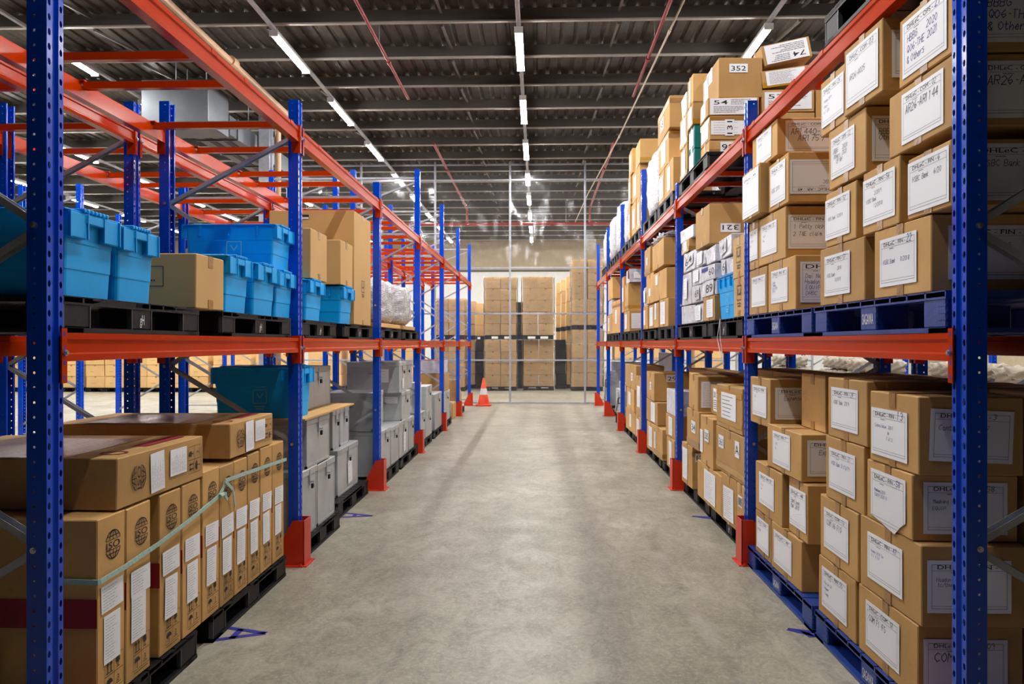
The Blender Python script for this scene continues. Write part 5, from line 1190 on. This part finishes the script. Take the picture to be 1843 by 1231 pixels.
load(.02, FY + .25, 0, 2, 4, .5, .38, .55, 'lower middle stack')
load(.0, FY - .1, 1.656, 2, 5, .5, .375, .55, 'upper middle stack')
load(1.58, FY, 0, 2, 4, .5, .46, .55, 'lower right stack', rows=1)
load(1.58, FY, 1.978, 2, 5, .5, .42, .55, 'upper right stack', rows=1)
for k in range(3):
    y = FY + 1.35 + 1.3 * k
    load(1.46 - .14 * k, y, 0, 1, 4, 1.0, .46, 1.0, f'lower pile {["right behind", "second behind", "third behind"][k]} the right stack', False)
    load(1.46 - .14 * k, y, 1.978, 1, 4, 1.0, .42, 1.0, f'upper pile {["right behind", "second behind", "third behind"][k]} the right stack', False)
for k in range(3):
    y = FY - .3 + 1.5 * k
    load(-2.85 + .22 * k, y, 0, 2 if k == 0 else 1, 4, .52 if k == 0 else 1.04, .38, .9, ['lower stack left of the cone', 'lower pile behind the cone stack', 'last lower pile left of the cone'][k], k == 0)
    load(-2.85 + .22 * k, y, 1.656, 2 if k == 0 else 1, 3, .52 if k == 0 else 1.04, .39, .9, ['upper stack left of the cone', 'upper pile behind the cone stack', 'last upper pile left of the cone'][k], k == 0)
for k, cx in enumerate((-.6, .76)):  # added piles, black so the gaps between stacks read as shaded
    load(cx, FY + (1.3, 1.1)[k], 0, 1, 4, (.5, .36)[k], .38, 1.0, ['shade-black lower pile deep left of the middle stack', 'shade-black lower pile deep right of the middle stack'][k], False, dark=True)
    if k == 0: load(cx, FY + (1.3, 1.1)[k], 1.656, 1, 3, (.5, .36)[k], .38, 1.0, ['shade-black upper pile deep left of the middle stack', 'shade-black upper pile deep right of the middle stack'][k], False, dark=True)
load(-1.92, FY + 1.1, 0, 1, 4, .34, .38, 1.0, 'shade-black lower pile between the cone stack and left stack', False, dark=True)  # another added black filler for the shade low in this gap
for k, cx in enumerate((2.95, 4.2, 5.5)):
    load(cx, FY, 0, 1, 4, 1.0, .46, .9, f'lower {ORD[k]} stack behind the labelled carton rack', False)
    load(cx, FY, 1.978, 1, 4, 1.0, .42, .9, f'upper {ORD[k]} stack behind the labelled carton rack', False)
for k in range(7):
    load(-8.2 - 1.35 * k, 23.6, 0, 2, 3, .6, .36, .9, f'low {ORD[k]} stack across the far hall', False)
for k in range(3):
    load(-4.3 - 1.3 * k, FY, 0, 1, 4, 1.1, .38, .9, f'plain {ORD[k]} stack behind the tote rack', False)
# sacks on pallets past the labelled carton rack
SKM = lumpy(.62, .42, .2, .02, 9, 10).mesh('sack', SACK, True)
n = 0
for k in range(5):
    y = 8.4 + 2.1 * k
    pallet('R', y + .65, y - .65, .001, 5.2 + .35 * (k % 2), 1.0, .13, BLACKP, f'black pallet under the {ORD[k]} heap of white sacks', 'sack pallets')
    for l in range(5):
        for c in range(2):
            x = 5.45 + .35 * (k % 2); yy = y - .34 + .68 * c
            o = obj('sack', SKM, None, TR(x + random.uniform(-.03, .03), yy, .136 + l * .228, PI / 2 + random.uniform(-.05, .05)))
            tag(o, f'white woven sack, {ORD[l]} layer, {["near", "far"][c]} end of the {ORD[k]} sack heap', 'sack', 'white sacks')
# ------------------------------------------------------------------ camera and output look
cam = bpy.data.cameras.new('camera'); co = bpy.data.objects.new('camera', cam); COL.objects.link(co)
cam.sensor_width = 36; cam.lens = 36 * 1379 / 1843; cam.shift_y = 2.5 / 1843
cam.clip_start = .05; cam.clip_end = 200
co.location = (0, 0, 1.5235); co.rotation_euler = (PI / 2, 0, .0338)
S.camera = co
w = bpy.data.worlds.new('dim_hall'); w.use_nodes = True; w.node_tree.nodes['Background'].inputs[0].default_value = (.5, .55, .6, 1); w.node_tree.nodes['Background'].inputs[1].default_value = .003
S.world = w
S.view_settings.view_transform = 'Standard'; S.view_settings.look = 'None'; S.view_settings.gamma = 1; S.view_settings.exposure = 0
S.cycles.max_bounces = 7; S.cycles.diffuse_bounces = 2; S.cycles.glossy_bounces = 3; S.cycles.transparent_max_bounces = 16
S.cycles.sample_clamp_indirect = 6
S.cycles.use_denoising = True
